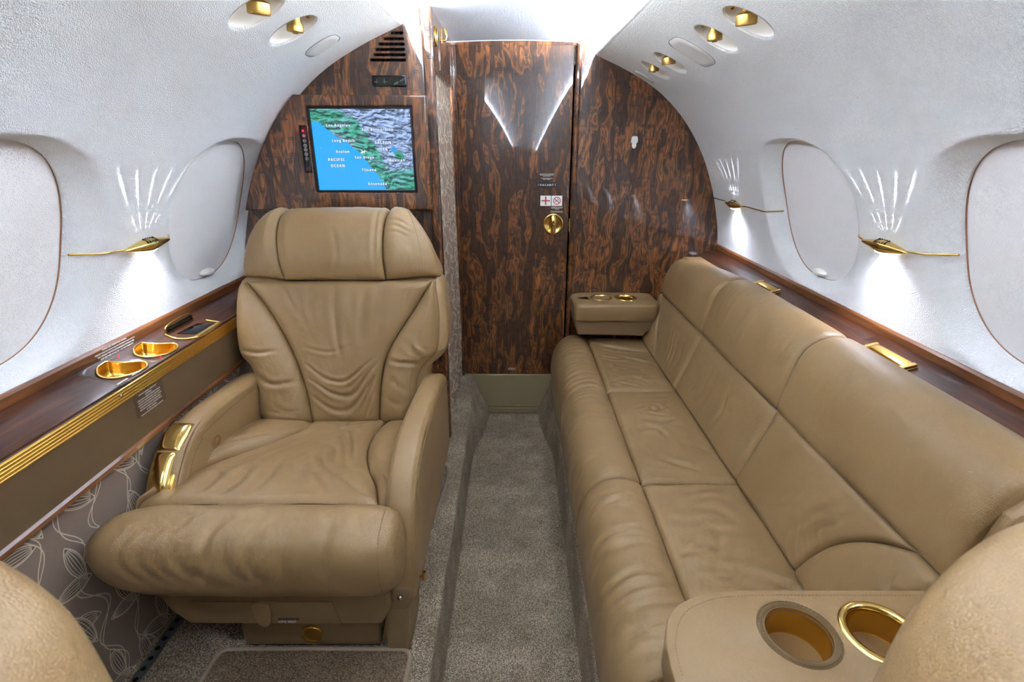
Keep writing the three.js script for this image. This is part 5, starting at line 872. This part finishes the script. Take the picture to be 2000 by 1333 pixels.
  const cup = (x, y, z, r, ring, parent) => {
    const c = new THREE.Group(); c.name = 'cup_holder'; parent.add(c);
    const w = lathe([[r, 0], [r, -0.012], [r - 0.001, -0.044], [r - 0.003, -0.048]], 48); w.translate(x, y, z); mesh('cup_wall', w, M.brassDeep, c);
    const f = lathe([[0.0005, -0.0475], [r - 0.002, -0.0475]], 36); f.translate(x, y, z); mesh('cup_pad', f, M.cork || (M.cork = std({ color: 0xb08a56, roughness: 0.85, bumpMap: carpetB, bumpScale: 0.001 })), c);
    if (ring) { const q = lathe([[r - 0.001, -0.006], [r, 0.001], [r + 0.005, 0.0035], [r + 0.01, 0.0025], [r + 0.0125, -0.001]], 56); q.translate(x, y, z); mesh('cup_ring', q, M.brass, c); }
    else { const q = lathe([[r - 0.001, -0.006], [r + 0.0015, 0.0005], [r + 0.005, 0.003], [r + 0.01, 0.0025], [r + 0.0125, -0.001]], 56); q.translate(x, y, z); mesh('cup_collar', q, L, c); stitches('stitching', Array.from({ length: 41 }, (_, i) => V(x + (r + 0.0085) * Math.cos(i / 40 * Math.PI * 2), y + 0.0033, z + (r + 0.0085) * Math.sin(i / 40 * Math.PI * 2))), c); }
  };
  const armGroup = (name) => { const g = new THREE.Group(); g.name = name; d.add(g); return g; };
  const nearA = armGroup('armrest'), ty = 0.643;
  const outN = smooth2([[0.212, -0.5], [0.218, -0.55], [0.245, -0.598], [0.3, -0.625], [0.36, -0.632]], 20).concat([[0.74, -0.632], [0.74, -0.36], [0.215, -0.36]]);
  mesh('arm_top', slabXZ(outN, ty - 0.06, ty, [holeP(0.41, -0.553, 0.05), holeP(0.53, -0.553, 0.05)], 0.005, 4), L, nearA);
  mesh('arm_body', slabXZ(outN.map(([x, z]) => [x + (x < 0.4 ? 0.012 : -0.01), z + (z < -0.5 ? 0.008 : -0.008)]), 0.12, ty - 0.056, [holeP(0.41, -0.553, 0.05), holeP(0.53, -0.553, 0.05)], 0.01, 3), M.leatherPanel, nearA);
  stitches('stitching', outN.slice(0, 21).map(([x, z]) => V(x + 0.011, ty + 0.0004, z + 0.012)).concat([V(0.5, ty + 0.0004, -0.62), V(0.72, ty + 0.0004, -0.62)]), nearA);
  cup(0.41, ty, -0.553, 0.0445, false, nearA); cup(0.53, ty, -0.553, 0.0445, true, nearA);
  const farA = armGroup('armrest');
  const y2 = 0.642, fz0 = Z_AFT + 0.006, fz1 = -2.185;
  mesh('arm_top', slabXZ(smooth2([[0.272, fz1 - 0.02], [0.285, fz1], [0.45, fz1 + 0.004], [0.62, fz1], [0.648, fz1 - 0.03], [0.65, -2.3], [0.645, fz0 + 0.02], [0.6, fz0 + 0.002], [0.3, fz0 + 0.002], [0.273, fz0 + 0.02], [0.268, -2.3]], 90, true), y2 - 0.082, y2, [holeP(0.402, -2.3, 0.044), holeP(0.512, -2.3, 0.044)], 0.018, 5), L, farA);
  mesh('arm_body', slabXY([[0.275, y2 - 0.07], [0.279, 0.53], [0.292, 0.497], [0.58, 0.49], [0.615, 0.53], [0.635, y2 - 0.07]], fz0, fz1 - 0.012, [], 0.01), M.leatherPanel, farA);
  cup(0.402, y2 - 0.001, -2.3, 0.0385, true, farA); cup(0.512, y2 - 0.001, -2.3, 0.0385, true, farA);
}

// ---------------------------------------------------------------- floor fittings
{
  const m = thing('floor_mat', [-0.45, FLOOR, -0.55], 'brown bound edge floor mat in front of the armchair pedestal', 'mat');
  const x0 = -0.672, x1 = -0.233, z0 = -0.872, z1 = -0.3;
  mesh('pile', slabXZ(smoothRect(x0, x1, z0, z1, 0.02), FLOOR + 0.001, FLOOR + 0.011, [], 0.003), M.mat, m);
  mesh('binding', tube(smoothRect(x0, x1, z0, z1, 0.02).map(([x, z]) => [x, FLOOR + 0.009, z]), 0.006, 160, 8, true), M.matEdge, m);
  for (const [xa, l] of [[-0.835, 'grey aluminium seat track along the fabric side wall'], [-0.292, 'grey aluminium seat track under the aisle side of the armchair']]) {
    const t = thing('seat_track', [xa + 0.012, FLOOR, -0.9], l, 'track');
    mesh('channel', box(xa, xa + 0.024, FLOOR, FLOOR + 0.004, -1.56, 0.4, 0.001), M.alu, t);
    for (let i = 0; i < 46; i++) { const c = new THREE.CylinderGeometry(0.0058, 0.0058, 0.0006, 14); c.translate(xa + 0.012, FLOOR + 0.0045, -1.54 + i * 0.0254); mesh('track_hole', c, M.black, t); }
  }
  const p = thing('track_cover', [-0.258, FLOOR, -1.53], 'small drilled grey metal plate in the carpet beside the armchair', 'plate');
  mesh('plate', box(-0.29, -0.245, FLOOR, FLOOR + 0.004, -1.6, -1.44, 0.001), M.alu, p);
  for (let i = 0; i < 10; i++) { const c = new THREE.CylinderGeometry(0.003, 0.003, 0.0006, 10); c.translate(-0.277 + (i % 2) * 0.02, FLOOR + 0.0045, -1.585 + Math.floor(i / 2) * 0.03); mesh('hole', c, M.black, p); }
  mesh('carpet_edge', tube([[-0.242, FLOOR + 0.004, -1.3], [-0.242, FLOOR + 0.004, -1.605], [-0.29, FLOOR + 0.004, -1.607]], 0.006, 60, 8), M.matEdge, p);
}

// ---------------------------------------------------------------- forward end of the cabin, behind the camera
{
  const rim = archR(0.75, 1.63), top = []; for (let i = 0; i <= 10; i++) { const x = lerp(0.36, 0.235, i / 10); top.push([x, ceilY(x) + 0.008]); }
  for (const s of [1, -1]) { const pts = [[0.235, 0.0], [0.95, 0.0], [0.95, 0.75], ...rim, ...top].map(([x, y]) => [s * x, y]); struct(s > 0 ? 'wall_forward_right' : 'wall_forward_left', slabXY(s > 0 ? pts : pts.reverse(), Z_FWD, Z_FWD + 0.03, [], 0.002), M.veneer); }
  const head = []; for (let i = 0; i <= 16; i++) { const x = lerp(-0.24, 0.24, i / 16); head.push([x, ceilY(x) + 0.008]); }
  struct('wall_forward_head', slabXY([[0.24, 1.58], ...head.reverse(), [-0.24, 1.58]], Z_FWD, Z_FWD + 0.03, [], 0.002), M.veneer);
  struct('wall_vestibule_left', box(-0.5, -0.48, 0, 1.7, Z_FWD + 0.03, Z_FWD + 1.0, 0.002), M.vinyl); struct('wall_vestibule_right', box(0.48, 0.5, 0, 1.7, Z_FWD + 0.03, Z_FWD + 1.0, 0.002), M.vinyl);
  struct('ceiling_vestibule', box(-0.5, 0.5, 1.69, 1.72, Z_FWD + 0.03, Z_FWD + 1.0, 0.002), M.vinyl);
}
scene.traverse((o) => { delete o.userData.off; });
renderer.render(scene, camera);
